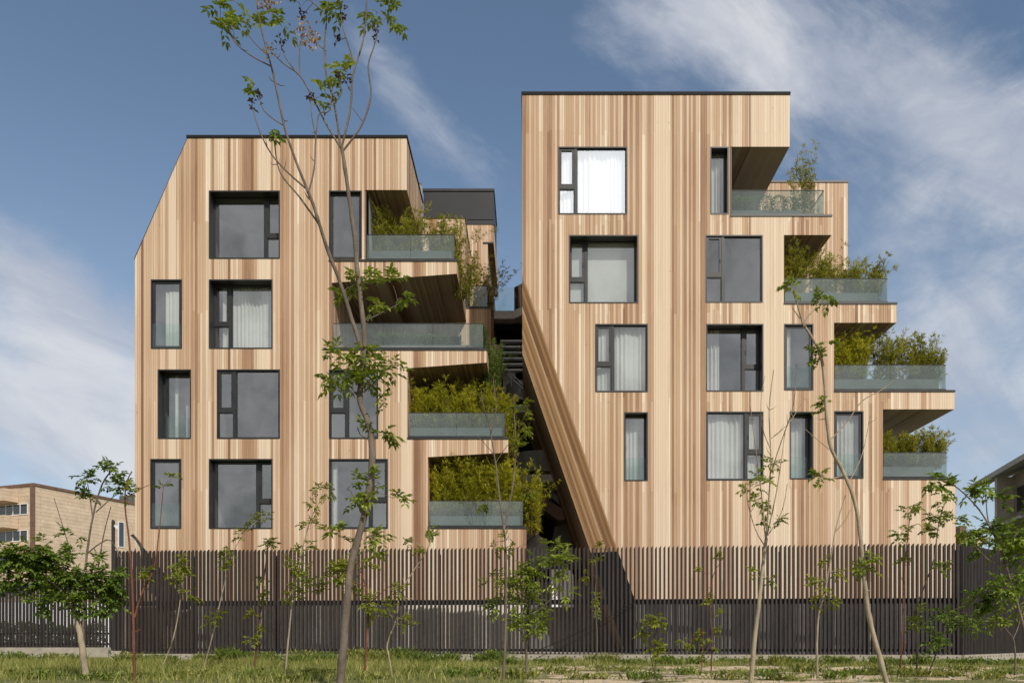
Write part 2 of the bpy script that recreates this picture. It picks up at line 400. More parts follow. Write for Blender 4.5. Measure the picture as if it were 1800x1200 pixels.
def curtain(info, f0, f1, label, drop=0.0, flat=False):
    X0, X1, Z0, Z1, yb = info
    a, b = X0 + (X1 - X0) * f0, X0 + (X1 - X0) * f1
    mb = MB(); n = max(10, int((b - a) * 60)); rnd = random.Random(label); ph = rnd.random() * 6
    pts = []
    for i in range(n + 1):
        x = a + (b - a) * i / n
        y = yb + 0.16 + (0.032 + 0.02 * math.sin(x * 5.3 + ph)) * math.sin(x * 40 + ph + 2.2 * math.sin(x * 3.1 + ph)) + 0.03 * math.sin(x * 8 + 2 * ph)
        if flat: y = yb + 0.12
        pts.append((x, y))
    for i in range(n):
        (xa, ya), (xb, y2) = pts[i], pts[i + 1]
        mb.face([(xa, ya, Z0 + 0.03), (xb, y2, Z0 + 0.03), (xb, y2, Z1 - drop), (xa, ya, Z1 - drop)], M['curtain'])
    o = mb.build('roller_blind' if flat else 'curtain', None, smooth=True, loc=((a + b) / 2, yb + 0.16, Z0 + 0.03))
    if flat: return tag(o, label, 'blind')
    return tag(o, label, 'curtain', 'curtains behind the windows')
def trim(root, pts, y, h=0.055, out=0.03):
    """dark metal strip along a front edge: pts are (x,z) pairs"""
    mb = MB()
    for (xa, za), (xb, zb) in zip(pts[:-1], pts[1:]):
        mb.hexa([(xa, y - out, za - h), (xb, y - out, zb - h), (xb, y + 0.10, zb - h), (xa, y + 0.10, za - h),
                 (xa, y - out, za + 0.012), (xb, y - out, zb + 0.012), (xb, y + 0.10, zb + 0.012), (xa, y + 0.10, za + 0.012)], M['metal'])
    return mb.build('edge_trim', root)
def balustrade(root, x0, x1, y0, y1, ret=3.6, retl=False, d=D, joints=1):
    """frameless glass guard on a terrace edge with a return along its open side"""
    X0, X1, Z0, Z1 = X(x0, d), X(x1, d), Z(y1, d), Z(y0, d); Y = d - D + 0.05
    g = MB(); n = joints + 1
    for i in range(n):
        a = X0 + (X1 - X0) * i / n + 0.006; b = X0 + (X1 - X0) * (i + 1) / n - 0.006
        g.box(a, b, Y, Y + 0.014, Z0 + 0.02, Z1, M['rail'])
    if ret: g.box(X1 - 0.014, X1, Y + 0.03, Y + ret, Z0 + 0.02, Z1, M['rail'])
    o = g.build('glass_balustrade', root)
    c = MB(); c.box(X0, X1, Y - 0.012, Y + 0.026, Z1 + 0.001, Z1 + 0.018, M['rail_metal'])
    c.box(X0, X1, Y - 0.02, Y + 0.034, Z0 + 0.013, Z0 + 0.05, M['metal'])
    if ret: c.box(X1 - 0.026, X1 + 0.012, Y + 0.027, Y + ret, Z1 + 0.001, Z1 + 0.018, M['rail_metal'])
    c.build('handrail', o); return o

# ================================================================ LEFT BUILDING
LB = thing('apartment_building', 'lower left apartment block of pale vertical timber boards with a cut-off left shoulder', 'building', (X(580), 4, 0))
A1 = px([(237, 1152), (237, 455), (330, 241), (715, 241), (715, 334), (642, 334), (642, 457), (803, 457), (803, 481), (583, 497), (583, 613), (856, 613), (856, 637),
         (716, 647), (716, 769), (893, 769), (893, 795), (752, 803), (752, 926), (925, 926), (925, 1152)])
LW = [(367, 492, 335, 455, .42, 'r', 0), (265, 320, 491, 613, .06, None, 1), (367, 479, 491, 613, .42, 'l', 0),
      (277, 336, 649, 771, .40, None, 1), (381, 492, 649, 771, .06, 'l', 0), (578, 665, 649, 771, .08, 'l', 0),
      (264, 319, 806, 929, .06, None, 1), (367, 479, 806, 929, .36, 'r', 0), (578, 682, 806, 929, .05, 'r', 0)]
LC = (578, 636, 335, 455)
extrude(LB, A1, 0.0, 4.5, [hole(*w[:4]) for w in LW] + [hole(*LC)], back=False)
LI = [window(LB, *w[:5], split=w[5], guard=w[6]) for w in LW]
window(LB, *LC, .12, None)
sg = MB(); sg.box(X(642) + 0.004, X(642) + 0.02, 0.12, 3.4, Z(455), Z(340), M['dglass']); s_ = sg.build('side_window', LB)
for yy in (0.0, 1.6, 3.4):
    sg = MB(); sg.box(X(642) + 0.021, X(642) + 0.05, yy + 0.02, yy + 0.11, Z(455), Z(336), M['metal']); sg.build('window_post', s_)
# rear, stepped volumes
A2 = px([(237, 1152), (237, 455), (317, 272), (800, 272), (800, 452), (852, 452), (852, 527), (872, 527), (872, 1152)])
extrude(LB, A2, 4.5, 8.0, back=False)
A3 = px([(560, 1152), (560, 199), (851, 199), (851, 240), (838, 240), (838, 330), (851, 345), (851, 1152)])
extrude(LB, A3, 8.0, 14.0)
ph = MB(); ph.box(X(683), X(847), 10, 13.5, Z(199), Z(74), M['pent']); po = ph.build('penthouse', LB)
ph = MB(); ph.box(X(681), X(849), 9.94, 13.56, Z(74), Z(74) + 0.12, M['metal']); ph.box(X(683), X(847), 9.975, 9.999, Z(140), Z(76), M['pent']); ph.build('cap', po)
vp = MB(); vp.tube([(X(677), 9.6, Z(205)), (X(677), 9.6, Z(75)), (X(678), 9.55, Z(66))], [0.11, 0.11, 0.05], M['conc'], 10); vp.build('vent_pipe', LB, smooth=True)
# dark edges
trim(LB, [(X(237) - 0.02, Z(455) + 0.0), (X(330), Z(241))], 0.0, 0.02, 0.012)
cap = MB(); zt = Z(241)
cap.box(X(328), X(715) + 0.03, -0.03, 0.16, zt - 0.04, zt + 0.06, M['black']); cap.box(X(715) - 0.14, X(715) + 0.03, 0.161, 4.5, zt - 0.04, zt + 0.06, M['black'])
cap.box(X(317), X(800) + 0.03, 4.47, 4.66, Z(272) - 0.02, Z(272) + 0.05, M['metal']); cap.box(X(800) - 0.14, X(800) + 0.03, 4.661, 8.0, Z(272) - 0.02, Z(272) + 0.05, M['metal'])
cap.box(X(560), X(851) + 0.03, 7.97, 8.16, Z(199) - 0.02, Z(199) + 0.06, M['metal'])
cap.build('roof_coping', LB)
for a, b, y in ((578, 803, 457), (583, 856, 613), (716, 893, 769), (752, 925, 926)): trim(LB, [(X(a), Z(y)), (X(b) + 0.02, Z(y))], 0.0)
trim(LB, [(X(800), Z(452)), (X(852) + 0.02, Z(452))], 4.5); trim(LB, [(X(851) - 0.5, Z(240)), (X(851), Z(240))], 8.0)
balustrade(LB, 644, 798, 412, 456); balustrade(LB, 585, 849, 568, 612, joints=2); balustrade(LB, 718, 887, 725, 768); balustrade(LB, 754, 919, 880, 925)
balustrade(LB, 813, 856, 502, 540, d=34.6, joints=0, ret=2.6)
# glazed doors on the back of the terraces
for (a, b, y0, y1) in ((600, 690, 512, 612), (700, 790, 512, 612), (728, 800, 655, 768), (765, 840, 812, 925), (655, 700, 350, 456)):
    k = 34.5 / 30; mb = MB()
    xa, xb = X(a), X(b); za, zb = Z(y1), Z(y0); y = 4.44
    mb.box(xa, xb, y, y + 0.05, za, zb, M['dglass']); dd = mb.build('glazed_door', LB)
    mb = MB()
    for xx in (xa - 0.06, (xa + xb) / 2 - 0.03, xb): mb.box(xx, xx + 0.06, y - 0.02, y + 0.058, za, zb + 0.06, M['metal'])
    mb.build('door_frame', dd)
mb = MB(); y_ = LI[3][4] + 0.55
mb.face([(X(307), y_, Z(768)), (X(337), y_, Z(768)), (X(337), y_, Z(720)), (X(307), y_, Z(696))], M['white']); mb.build('sunlit_patch', LB)  # white polygon cut to the shape of a sunlit patch inside the room
curtain(LI[1], .34, .96, 'white curtain drawn over the right part of the narrow third-floor window near the left edge', 0.35)
curtain(LI[2], .12, .97, 'white pleated curtain filling the big third-floor window of the left block', 0.05)
curtain(LI[3], .30, .42, 'narrow white curtain tied back in the deep narrow window of the second floor')
curtain(LI[8], .04, .12, 'slim white curtain edge in the ground-row window behind the tall tree trunk')

# ================================================================ RIGHT BUILDING
RB = thing('apartment_building', 'taller right apartment block of pale vertical timber boards with a slanted left foot', 'building', (X(1300), 4, 0))
def slx(y): return 918 + 0.345 * (y - 480)
B1 = px([(slx(1152), 1152), (918, 480), (918, 165), (1388, 165), (1388, 258), (1284, 258), (1284, 378), (1462, 378), (1462, 413), (1378, 413), (1378, 532), (1576, 532), (1576, 567),
         (1466, 567), (1466, 686), (1678, 686), (1678, 719), (1552, 719), (1552, 840), (1680, 840), (1680, 1152)])
RW = [(981, 1103, 258, 377, .05, 'l', 0), (1000, 1122, 413, 533, .42, 'l', 0), (1240, 1341, 413, 532, .05, 'l', 0),
      (1046, 1139, 569, 689, .06, 'l', 0), (1241, 1342, 569, 688, .40, 'r', 0), (1378, 1430, 569, 686, .06, None, 1),
      (1097, 1139, 724, 845, .34, None, 1), (1241, 1342, 723, 844, .05, 'r', 0), (1388, 1430, 723, 842, .36, None, 1), (1466, 1518, 722, 841, .06, None, 1)]
RC = (1248, 1281, 258, 377)
def left_edge(p, q): return p[0] < X(1150) + .1 and q[0] < X(1150) + .1 and not (abs(p[1] - q[1]) < 1e-6)
_b = B1 if area2(B1) > 0 else B1[::-1]
extrude(RB, B1, 0.0, 4.5, [hole(*w[:4]) for w in RW] + [hole(*RC)], back=False,
        skip=[i for i in range(len(_b)) if left_edge(_b[i], _b[(i + 1) % len(_b)])])
DEP, YL = 0.45, 614                     # the front arris of the foot is cut back to a narrow facet
def sl2(y): return 918 + 0.345 * (y - YL)
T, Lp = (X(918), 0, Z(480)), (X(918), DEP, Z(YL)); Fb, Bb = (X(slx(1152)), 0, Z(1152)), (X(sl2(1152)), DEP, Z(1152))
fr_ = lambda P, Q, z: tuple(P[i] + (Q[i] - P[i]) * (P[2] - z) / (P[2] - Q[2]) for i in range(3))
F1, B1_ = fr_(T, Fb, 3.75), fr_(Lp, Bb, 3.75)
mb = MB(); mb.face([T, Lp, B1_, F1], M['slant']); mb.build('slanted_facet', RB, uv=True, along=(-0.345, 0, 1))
mb = MB(); mb.face([F1, B1_, Bb, Fb], M['black']); mb.build('shaded_base', RB)  # lower facet in black: the shade behind the fence put into its colour
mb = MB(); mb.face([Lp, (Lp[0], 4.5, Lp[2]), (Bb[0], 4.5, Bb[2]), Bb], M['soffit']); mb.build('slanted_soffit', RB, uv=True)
mb = MB(); mb.face([T, (X(918), 0, Z(165)), (X(918), 4.5, Z(165)), (X(918), 4.5, Z(YL)), Lp], M['wood']); mb.build('timber_side', RB, uv=True)
B2 = px([(918 + 0.345 * (1152 - 614), 1152), (918, 614), (918, 165), (1250, 165), (1250, 199), (1574, 199), (1574, 1152)])
extrude(RB, B2, 4.5, 10.1)
RI = [window(RB, *w[:5], split=w[5], guard=w[6]) for w in RW]
rci = window(RB, *RC, .30, None)
sg = MB(); sg.box(X(1284) + 0.004, X(1284) + 0.02, 0.12, 3.4, Z(377), Z(262), M['dglass']); s_ = sg.build('side_window', RB)
for yy in (0.0, 1.6, 3.4):
    sg = MB(); sg.box(X(1284) + 0.021, X(1284) + 0.05, yy + 0.02, yy + 0.11, Z(377), Z(259), M['metal']); sg.build('window_post', s_)
cap = MB(); zt = Z(165)
cap.box(X(918) - 0.03, X(1388) + 0.03, -0.03, 0.16, zt - 0.04, zt + 0.065, M['black']); cap.box(X(1388) - 0.14, X(1388) + 0.03, 0.161, 4.5, zt - 0.04, zt + 0.065, M['black'])
cap.box(X(918) - 0.03, X(918) + 0.14, 0.161, 10.1, zt - 0.04, zt + 0.065, M['black'])
cap.box(X(1250), X(1574) + 0.03, 4.47, 4.66, Z(199) - 0.03, Z(199) + 0.05, M['metal']); cap.box(X(1574) - 0.14, X(1574) + 0.03, 4.661, 10.1, Z(199) - 0.03, Z(199) + 0.05, M['metal'])
cap.build('roof_coping', RB)
for a, b, y in ((1284, 1462, 378), (1378, 1576, 532), (1466, 1678, 686), (1552, 1680, 840)): trim(RB, [(X(a), Z(y)), (X(b) + 0.02, Z(y))], 0.0)
balustrade(RB, 1287, 1449, 334, 377); balustrade(RB, 1380, 1561, 489, 531); balustrade(RB, 1468, 1664, 641, 685); balustrade(RB, 1554, 1666, 795, 839, joints=0)
for (a, b, y0, y1) in ((1390, 1530, 428, 531), (1480, 1550, 578, 685), (1300, 1420, 280, 377)):
    mb = MB(); xa, xb, za, zb, y = X(a), X(b), Z(y1), Z(y0), 4.44
    mb.box(xa, xb, y, y + 0.05, za, zb, M['dglass']); dd = mb.build('glazed_door', RB); mb = MB()
    for xx in (xa - 0.06, (xa + xb) / 2 - 0.03, xb): mb.box(xx, xx + 0.06, y - 0.02, y + 0.058, za, zb + 0.06, M['metal'])
    mb.build('door_frame', dd)
curtain(RI[0], .03, .98, 'bright white curtain behind the topmost big window of the right block')
curtain(rci, .06, .97, 'white curtain in the tall narrow corner window beside the top balcony on the right')
curtain(RI[1], .03, .97, 'flat pale roller blind in the deep window just below the brightest window', flat=True)
curtain(RI[3], .04, .97, 'white curtain across the whole window right of the slanted timber edge')
curtain(RI[4], .03, .30, 'white curtain pulled to the left side of the deep second-floor window')
curtain(RI[5], .10, .30, 'thin white curtain at the left side of the narrow second-floor window behind the leaning tree')
curtain(RI[6], .08, .90, 'white curtain in the lone narrow window low beside the slanted timber edge')
curtain(RI[7], .03, .97, 'wide white pleated curtain in the large lowest-row window of the right block')
curtain(RI[8], .06, .80, 'white curtain in the deep narrow lowest-row window, middle of three')
curtain(RI[9], .10, .93, 'white curtain in the narrow lowest-row window nearest the last balcony')

# ================================================================ THE GAP BETWEEN THE BLOCKS
br = thing('footbridge', 'concrete footbridge with glass side high between the two timber blocks', 'bridge', W(890, 555, 38))
mb = MB(); a, b = W(866, 560, 38), W(945, 546, 38)
mb.box(a.x, W(903, 0, 38).x, 8.0, 11.0, a.z, b.z, M['gconc'])
p0, p1 = W(903, 546, 38), W(950, 575, 36)
mb.hexa([(p0.x, 8.0, a.z), (p1.x, 6.6, a.z), (p1.x, 11, a.z), (p0.x, 11, a.z), (p0.x, 8.0, b.z), (p1.x, 6.6, b.z), (p1.x, 11, b.z), (p0.x, 11, b.z)], M['gconc'])
mb.build('deck', br)
mb = MB(); mb.box(a.x + 0.1, p0.x, 8.05, 8.07, b.z, W(0, 505, 38).z, M['rail']); mb.build('glass_balustrade', br)
mb = MB(); hz = W(0, 505, 38).z
mb.hexa([(p0.x + .02, 8.0, b.z), (p1.x, 6.6, b.z), (p1.x, 6.64, b.z), (p0.x + .02, 8.05, b.z), (p0.x + .02, 8.0, hz), (p1.x, 6.6, hz), (p1.x, 6.64, hz), (p0.x + .02, 8.05, hz)], M['dglass'])
mb.build('dark_parapet', br)
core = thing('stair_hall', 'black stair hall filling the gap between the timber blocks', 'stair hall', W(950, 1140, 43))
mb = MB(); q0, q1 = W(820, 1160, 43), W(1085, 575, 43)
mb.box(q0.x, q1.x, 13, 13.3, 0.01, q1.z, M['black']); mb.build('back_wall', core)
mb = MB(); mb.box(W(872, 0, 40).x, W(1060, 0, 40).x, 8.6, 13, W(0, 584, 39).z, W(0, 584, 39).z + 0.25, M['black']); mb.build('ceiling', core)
for i in range(6):
    y = 597 + i * 10.2; mb = MB(); a = W(880, y, 37.4 - i * 0.3); b = W(918, y, 37.4 - i * 0.3)
    mb.box(a.x, b.x + 0.1, a.y, a.y + 0.32, a.z - 0.075, a.z, M['tread']); mb.build('stair_tread', core)
mb = MB(); a = W(873, 690, 37.6); b = W(882, 592, 37.6)
mb.hexa([(a.x, 7.7, W(0, 655, 37.6).z), (a.x + .12, 7.7, W(0, 655, 37.6).z), (b.x, 9.6, W(0, 600, 39).z), (b.x - .12, 9.6, W(0, 600, 39).z),
         (a.x, 7.7, W(0, 628, 37.6).z), (a.x + .12, 7.7, W(0, 628, 37.6).z), (b.x, 9.6, W(0, 588, 39).z), (b.x - .12, 9.6, W(0, 588, 39).z)], M['gconc'])
mb.build('stair_string', core)
def gapbox(name, x0, x1, y0, y1, d, dep, m):
    mb = MB(); a, b = W(x0, y1, d), W(x1, y0, d); mb.box(a.x, b.x, a.y, a.y + dep, a.z, b.z, m); return mb.build(name, core)
def arcwall(name, x0, x1, y0, y1, d, bulge, m, th=0.14):
    """curved parapet bowing towards the street"""
    a, b_ = W(x0, y1, d), W(x1, y0, d); mb = MB(); n = 14; P = []
    for i in range(n + 1):
        t = i / n; P.append((a.x + (b_.x - a.x) * t, a.y - bulge * (1 - (2 * t - 1) ** 2)))
    for (xa, ya), (xb, yb) in zip(P[:-1], P[1:]):
        mb.face([(xa, ya, a.z), (xb, yb, a.z), (xb, yb, b_.z), (xa, ya, b_.z)], m); mb.face([(xb, yb + th, a.z), (xa, ya + th, a.z), (xa, ya + th, b_.z), (xb, yb + th, b_.z)], m)
        mb.face([(xa, ya, b_.z), (xb, yb, b_.z), (xb, yb + th, b_.z), (xa, ya + th, b_.z)], m); mb.face([(xa, ya + th, a.z), (xb, yb + th, a.z), (xb, yb, a.z), (xa, ya, a.z)], m)
    return mb.build(name, core)
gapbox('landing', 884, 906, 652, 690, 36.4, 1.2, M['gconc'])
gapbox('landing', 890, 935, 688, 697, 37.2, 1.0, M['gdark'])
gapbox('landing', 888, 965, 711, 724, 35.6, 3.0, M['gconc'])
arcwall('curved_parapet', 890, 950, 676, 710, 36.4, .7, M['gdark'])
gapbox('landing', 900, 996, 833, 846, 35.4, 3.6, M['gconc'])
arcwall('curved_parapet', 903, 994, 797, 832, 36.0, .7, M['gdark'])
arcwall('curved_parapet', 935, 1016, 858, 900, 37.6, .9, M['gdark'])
mb = MB()
for q in ((0, 0), (0, -7)):
    p0, p1 = W(884, 650 + q[1], 36.3), W(930, 692 + q[1], 35.3); mb.tube([p0, p0.lerp(p1, .5), p1], [.018] * 3, M['tread'], 6)
for t in (0, .33, .66, 1):
    p0, p1 = W(884, 665, 36.3), W(930, 707, 35.3); q = p0.lerp(p1, t); mb.tube([q, q + Vector((0, 0, .58))], [.014, .014], M['tread'], 6)
mb.build('stair_railing', core)
def slab(name, pts, d0, d1, m):
    mb = MB(); a = [W(x, y, d0) for x, y in pts]; b = [Vector((p.x, d1 - D, p.z)) for p in a]
    mb.face(a, m); mb.face(b[::-1], m)
    for i in range(len(a)): j = (i + 1) % len(a); mb.face([a[j], a[i], b[i], b[j]], m)
    return mb.build(name, core)
slab('stair_flight', [(952, 893), (958, 876), (988, 893), (994, 912), (982, 914)], 35.2, 36.6, M['rust'])
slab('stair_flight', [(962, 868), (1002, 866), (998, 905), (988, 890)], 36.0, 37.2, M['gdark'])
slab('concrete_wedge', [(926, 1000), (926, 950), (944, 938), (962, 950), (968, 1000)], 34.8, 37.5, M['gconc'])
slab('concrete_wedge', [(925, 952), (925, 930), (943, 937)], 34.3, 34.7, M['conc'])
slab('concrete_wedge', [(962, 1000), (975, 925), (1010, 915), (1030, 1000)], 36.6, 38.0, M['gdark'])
lw = MB(); a, b = W(930, 1152, 33.5), W(1105, 1022, 33.5)
lw.box(a.x, b.x, 3.5, 3.75, 0.0, b.z, M['dconc']); o = lw.build('low_wall', None, loc=((a.x + b.x) / 2, 3.6, 0.0)); tag(o, 'low dark concrete wall across the foot of the gap behind the fence', 'wall')
# rounded white panel behind the fence
wp = MB(); a, b = W(970, 1044, 32.5), W(1008, 1000, 32.5); prof = []
for i in range(9):
    t = i / 8 * math.pi / 2; prof.append((b.x - 0.28 + 0.28 * math.sin(t), b.z - 0.28 + 0.28 * math.cos(t)))
loop = [(a.x, a.z - 0.5), (b.x, a.z - 0.5)] + prof[::-1] + [(a.x, b.z)]
tess(wp, [loop], 2.5, M['white']); tess(wp, [loop], 2.9, M['white'], flip=True)
for i in range(len(loop)):
    (xa, za), (xb, zb) = loop[i], loop[(i + 1) % len(loop)]; wp.face([(xb, 2.5, zb), (xa, 2.5, za), (xa, 2.9, za), (xb, 2.9, zb)][::-1], M['white'])
o = wp.build('white_panel', None, loc=((a.x + b.x) / 2, 2.7, a.z - 0.5)); tag(o, 'white rounded panel standing behind the fence at the foot of the gap', 'panel')

# ================================================================ GROUND
def sandf(x, y):
    d = y + D
    ppx = VX + F * x / max(d, 3)
    s = (1 / (1 + math.exp(-(ppx - 860) / 60)))
    n = noise.noise(Vector((x * 0.45, y * 0.7, 3.1))) + 0.9 * noise.noise(Vector((x * 1.5, y * 1.6, 8.0))) + 0.5 * noise.noise(Vector((x * 4, y * 4, 1.0)))
    band = 1 - min(1, max(0, (d - 21.5) / 2.5))
    left = 0.35 * max(0, 1 - abs(ppx - 120) / 90) * (1 if 13 < d < 15.5 else 0)
    return max(0, min(1, (s * (0.50 + 0.62 * n) + left) * band + 0.12 * n))
def gz(x, y): return GZ + 0.05 * noise.noise(Vector((x * 1.1, y * 1.1, 9))) + 0.035 * noise.noise(Vector((x * 0.5, y * 0.5, 0))) + 0.015 * noise.noise(Vector((x * 2, y * 2, 5)))
xs = [-900, -300, -120, -60, -32] + [-24 + 0.3 * i for i in range(161)] + [32, 60, 120, 300, 900]
ys = [-600, -150, -60, -35] + [-27 + 0.25 * i for i in range(101)] + [4, 15, 40, 100, 300, 1200]
vs = []; sv = []
for y in ys:
    for x in xs:
        near = abs(x) < 24.5 and -27.5 < y < -1.5
        vs.append((x, y, gz(x, y) if near else GZ)); sv.append(sandf(x, y) if near else 0.3)
nx = len(xs)
fs = [(j * nx + i, j * nx + i + 1, (j + 1) * nx + i + 1, (j + 1) * nx + i) for j in range(len(ys) - 1) for i in range(nx - 1)]
me = bpy.data.meshes.new('ground'); me.from_pydata(vs, [], fs); me.materials.append(M['ground'])
at = me.attributes.new('sand', 'FLOAT', 'POINT'); at.data.foreach_set('value', sv)
me.polygons.foreach_set('use_smooth', [True] * len(fs))
o = bpy.data.objects.new('ground', me); COL.objects.link(o); o['kind'] = 'structure'
# paved yard, a slab 0.22 m above the lot, with its edge under the fence
FL = (X(203, 28.2), -1.8); FRt = (X(1690, 26.0), -4.0)          # ends of the front fence
FE = (X(1800, 30.4) + 1.2, 1.6); FB = (X(197, 34), 4.0); FA = (X(-420, 34), 4.0)
yd = MB(); outl = [(FL[0], FL[1]), (FRt[0], FRt[1]), (FE[0], FE[1]), (FE[0] + 2, 34), (FA[0], 34), (FA[0], FA[1]), (FB[0], FB[1])]
yd.face([(x, y, -0.02) for x, y in outl], M['yard'])
for i in range(len(outl)):
    (xa, ya), (xb, yb) = outl[i], outl[(i + 1) % len(outl)]; yd.face([(xa, ya, -0.4), (xb, yb, -0.4), (xb, yb, -0.02), (xa, ya, -0.02)], M['yard'])
o = yd.build('yard', None); o['kind'] = 'structure'

# ================================================================ FENCES
def fence(p, q, zt, zb, pitch, label, rail_z=None, plinth=True, holes=True, post_ends=True, seed=1):
    rnd = random.Random(seed)
    P, Q = Vector((*p, 0)), Vector((*q, 0)); L = (Q - P).length; t = (Q - P) / L; n = Vector((t.y, -t.x, 0))   # n faces the street
    root = thing('slat_fence', label, 'fence', (P.x, P.y, zb))
    def bar(mb, s0, s1, a, b, z0, z1, m, dz=0.0):
        c = [P + t * s0 + n * b, P + t * s1 + n * b, P + t * s1 + n * a, P + t * s0 + n * a]
        zz = [z1 + dz, z1, z1, z1 + dz]
        mb.hexa([(k.x, k.y, z0) for k in c] + [(k.x, k.y, z) for k, z in zip(c, zz)], m)
    mb = MB(); k = int(L / pitch)
    for i in range(k + 1):
        s = i * pitch; w = 0.031 + rnd.uniform(-0.002, 0.002); e = rnd.uniform(-0.006, 0.006)
        bar(mb, s - w + e, s + w + e, -0.05, 0.06, zb, zt - 0.05 + rnd.uniform(-0.012, 0.012), M['slat'], -0.075)
    mb.build('slats', root)
    mb = MB()
    for rz, h in (rail_z or []): bar(mb, -0.05, L + 0.05, -0.13, -0.052, rz - h / 2, rz + h / 2, M['rail_metal'])
    bar(mb, -0.05, L + 0.05, -0.12, -0.052, zb + 0.10, zb + 0.18, M['rail_metal'])
    mb.build('rail', root)
    ps = [0.0, L] if post_ends else []
    m2 = max(1, round(L / 2.8)); ps = [round(L * i / m2 / pitch) * pitch for i in range(m2 + 1)]
    for s in ps:
        mb = MB(); bar(mb, s - 0.025, s + 0.025, -0.20, -0.132, zb - 0.02, zt - 0.25, M['rail_metal']); mb.build('post', root)
    if plinth:
        mb = MB(); bar(mb, -0.15, L + 0.15, -0.25, 0.14, GZ - 0.15, zb - 0.004, M['plinth'])
        if holes:
            s = 0.3
            while s < L: bar(mb, s - 0.02, s + 0.02, 0.138, 0.146, zb - 0.10, zb - 0.055, M['black']); s += 0.29
        mb.build('plinth', root)
    return root
fence(FL, FRt, 3.62, 0.0, 0.139, 'long dark brown slat fence with a middle rail in front of both timber blocks', [(1.74, 0.17)], seed=1)
fence(FRt, FE, 3.62, 0.0, 0.139, 'dark slat fence running back from the right corner behind the leafy trees', [(1.74, 0.17)], seed=2)
fence(FA, FB, 2.95, 0.17, 0.145, 'lower dark slat fence set back at the far left behind the round-crowned tree', [(0.75, 0.08)], seed=3, holes=False)
fence(FB, FL, 3.3, 0.1, 0.139, 'short dark return fence joining the long fence and the set-back left fence', [(1.7, 0.15)], seed=4, holes=False)
# dark retaining wall behind the right half of the fence
mb = MB(); x0, x1 = X(1118, 27.6), X(1690, 27.6)
mb.box(x0, x1, -2.35, -2.1, 0.0, 1.76, M['midgrey']); o = mb.build('retaining_wall', None, loc=((x0 + x1) / 2, -2.2, 0)); tag(o, 'dark low wall standing close behind the right half of the long fence', 'wall')
# stone-coloured low wall behind the left half
mb = MB(); x0, x1 = X(330, 29), X(925, 29)
mb.box(x0, x1, -0.75, -0.55, 0.0, 1.76, M['cream']); o = mb.build('garden_wall', None, loc=((x0 + x1) / 2, -0.65, 0)); tag(o, 'low pale concrete wall at the foot of the left timber block behind the fence', 'wall')
# post with a security camera
pr = thing('camera_post', 'dark post topped by a small white security camera at the left fence corner', 'post', (X(199, 29), -1.0, 0))
mb = MB(); mb.tube([(X(199, 29), -1.0, 0), (X(199, 29), -1.0, Z(916, 29)), (X(198.3, 29), -1.0, Z(913, 29))], [0.065, 0.06, 0.03], M['rail_metal'], 10); mb.build('pole', pr)
mb = MB(); mb.box(X(200.5, 29), X(203, 29), -1.02, -0.98, Z(926, 29), Z(923.5, 29), M['white'])
mb.tube([(X(202, 29), -1.0, Z(924, 29)), (X(207, 29), -1.12, Z(926, 29)), (X(210, 29), -1.2, Z(927, 29))], [0.045, 0.055, 0.06], M['white'], 10); mb.build('security_camera', pr)
# dark curved metal canopy at the left corner
cn = MB(); pts = [(234, 938, 229, 940), (244, 950, 238, 949), (252, 962, 246, 962), (270, 985, 250, 985), (285, 1003, 260, 1010), (300, 1022, 270, 1030), (312, 1042, 274, 1048), (332, 1070, 276, 1075)]
for (a, b, c, d_), (a2, b2, c2, d2) in zip(pts[:-1], pts[1:]):
    u0, u1, w0, w1 = W(a, b, 29.2), W(a2, b2, 29.0), W(c, d_, 29.5), W(c2, d2, 29.7)
    cn.face([u0, u1, w1, w0], M['metal']); o_ = Vector((0, .05, 0)); cn.face([w0 + o_, w1 + o_, u1 + o_, u0 + o_], M['metal'])
    cn.face([u0, u0 + o_, u1 + o_, u1], M['metal']); cn.face([w1, w1 + o_, w0 + o_, w0], M['metal'])
o = cn.build('entrance_canopy', None, loc=W(300, 1070, 29.2)); tag(o, 'black curved sheet leaning against the left corner of the timber block', 'canopy')
# guy wire in the lower part of the fence
mb = MB(); a, b = W(934, 1147, 26.6), W(1118, 1056, 26.6); pp = []
for i in range(13):
    t = i / 12; p = a.lerp(b, t); p.z -= 0.10 * math.sin(math.pi * t); pp.append(p)
mb.tube(pp, [0.013] * 13, M['black'], 5); o = mb.build('cable', None, loc=a); tag(o, 'thin black cable slanting across the lower slats of the fence', 'cable')

# ================================================================ NEIGHBOURING BUILDINGS
def nb_box(mb, C, d1, d2, s0, s1, w0, w1, z0, z1, m):
    c = [C + d1 * s0 + d2 * w0, C + d1 * s1 + d2 * w0, C + d1 * s1 + d2 * w1, C + d1 * s0 + d2 * w1]
    mb.hexa([(k.x, k.y, z0) for k in c] + [(k.x, k.y, z1) for k in c], m)
C = Vector((X(59.5, 90), 60, 0)); d1 = Vector((4.8, 12.4, 0)).normalized(); d2 = Vector((-d1.y, d1.x, 0))
NBl = thing('stone_house', 'beige stone-clad apartment house with balconies beyond the left fence', 'building', (C.x - 3, C.y + 5, 0))
zt = Z(853, 90)
mb = MB(); nb_box(mb, C, d1, d2, 0, 20, 0, 14, -0.3, zt, M['stone']); mb.build('wall', NBl, uv=True)
mb = MB(); nb_box(mb, C, d1, d2, -0.12, 20.1, -0.12, 14.1, zt + 0.002, zt + 0.28, M['rust']); mb.build('roof_edge', NBl)
mb = MB(); nb_box(mb, C, d1, d2, -0.25, -0.004, -0.2, 0.28, -0.3, zt, M['rust']); mb.build('downpipe', NBl)
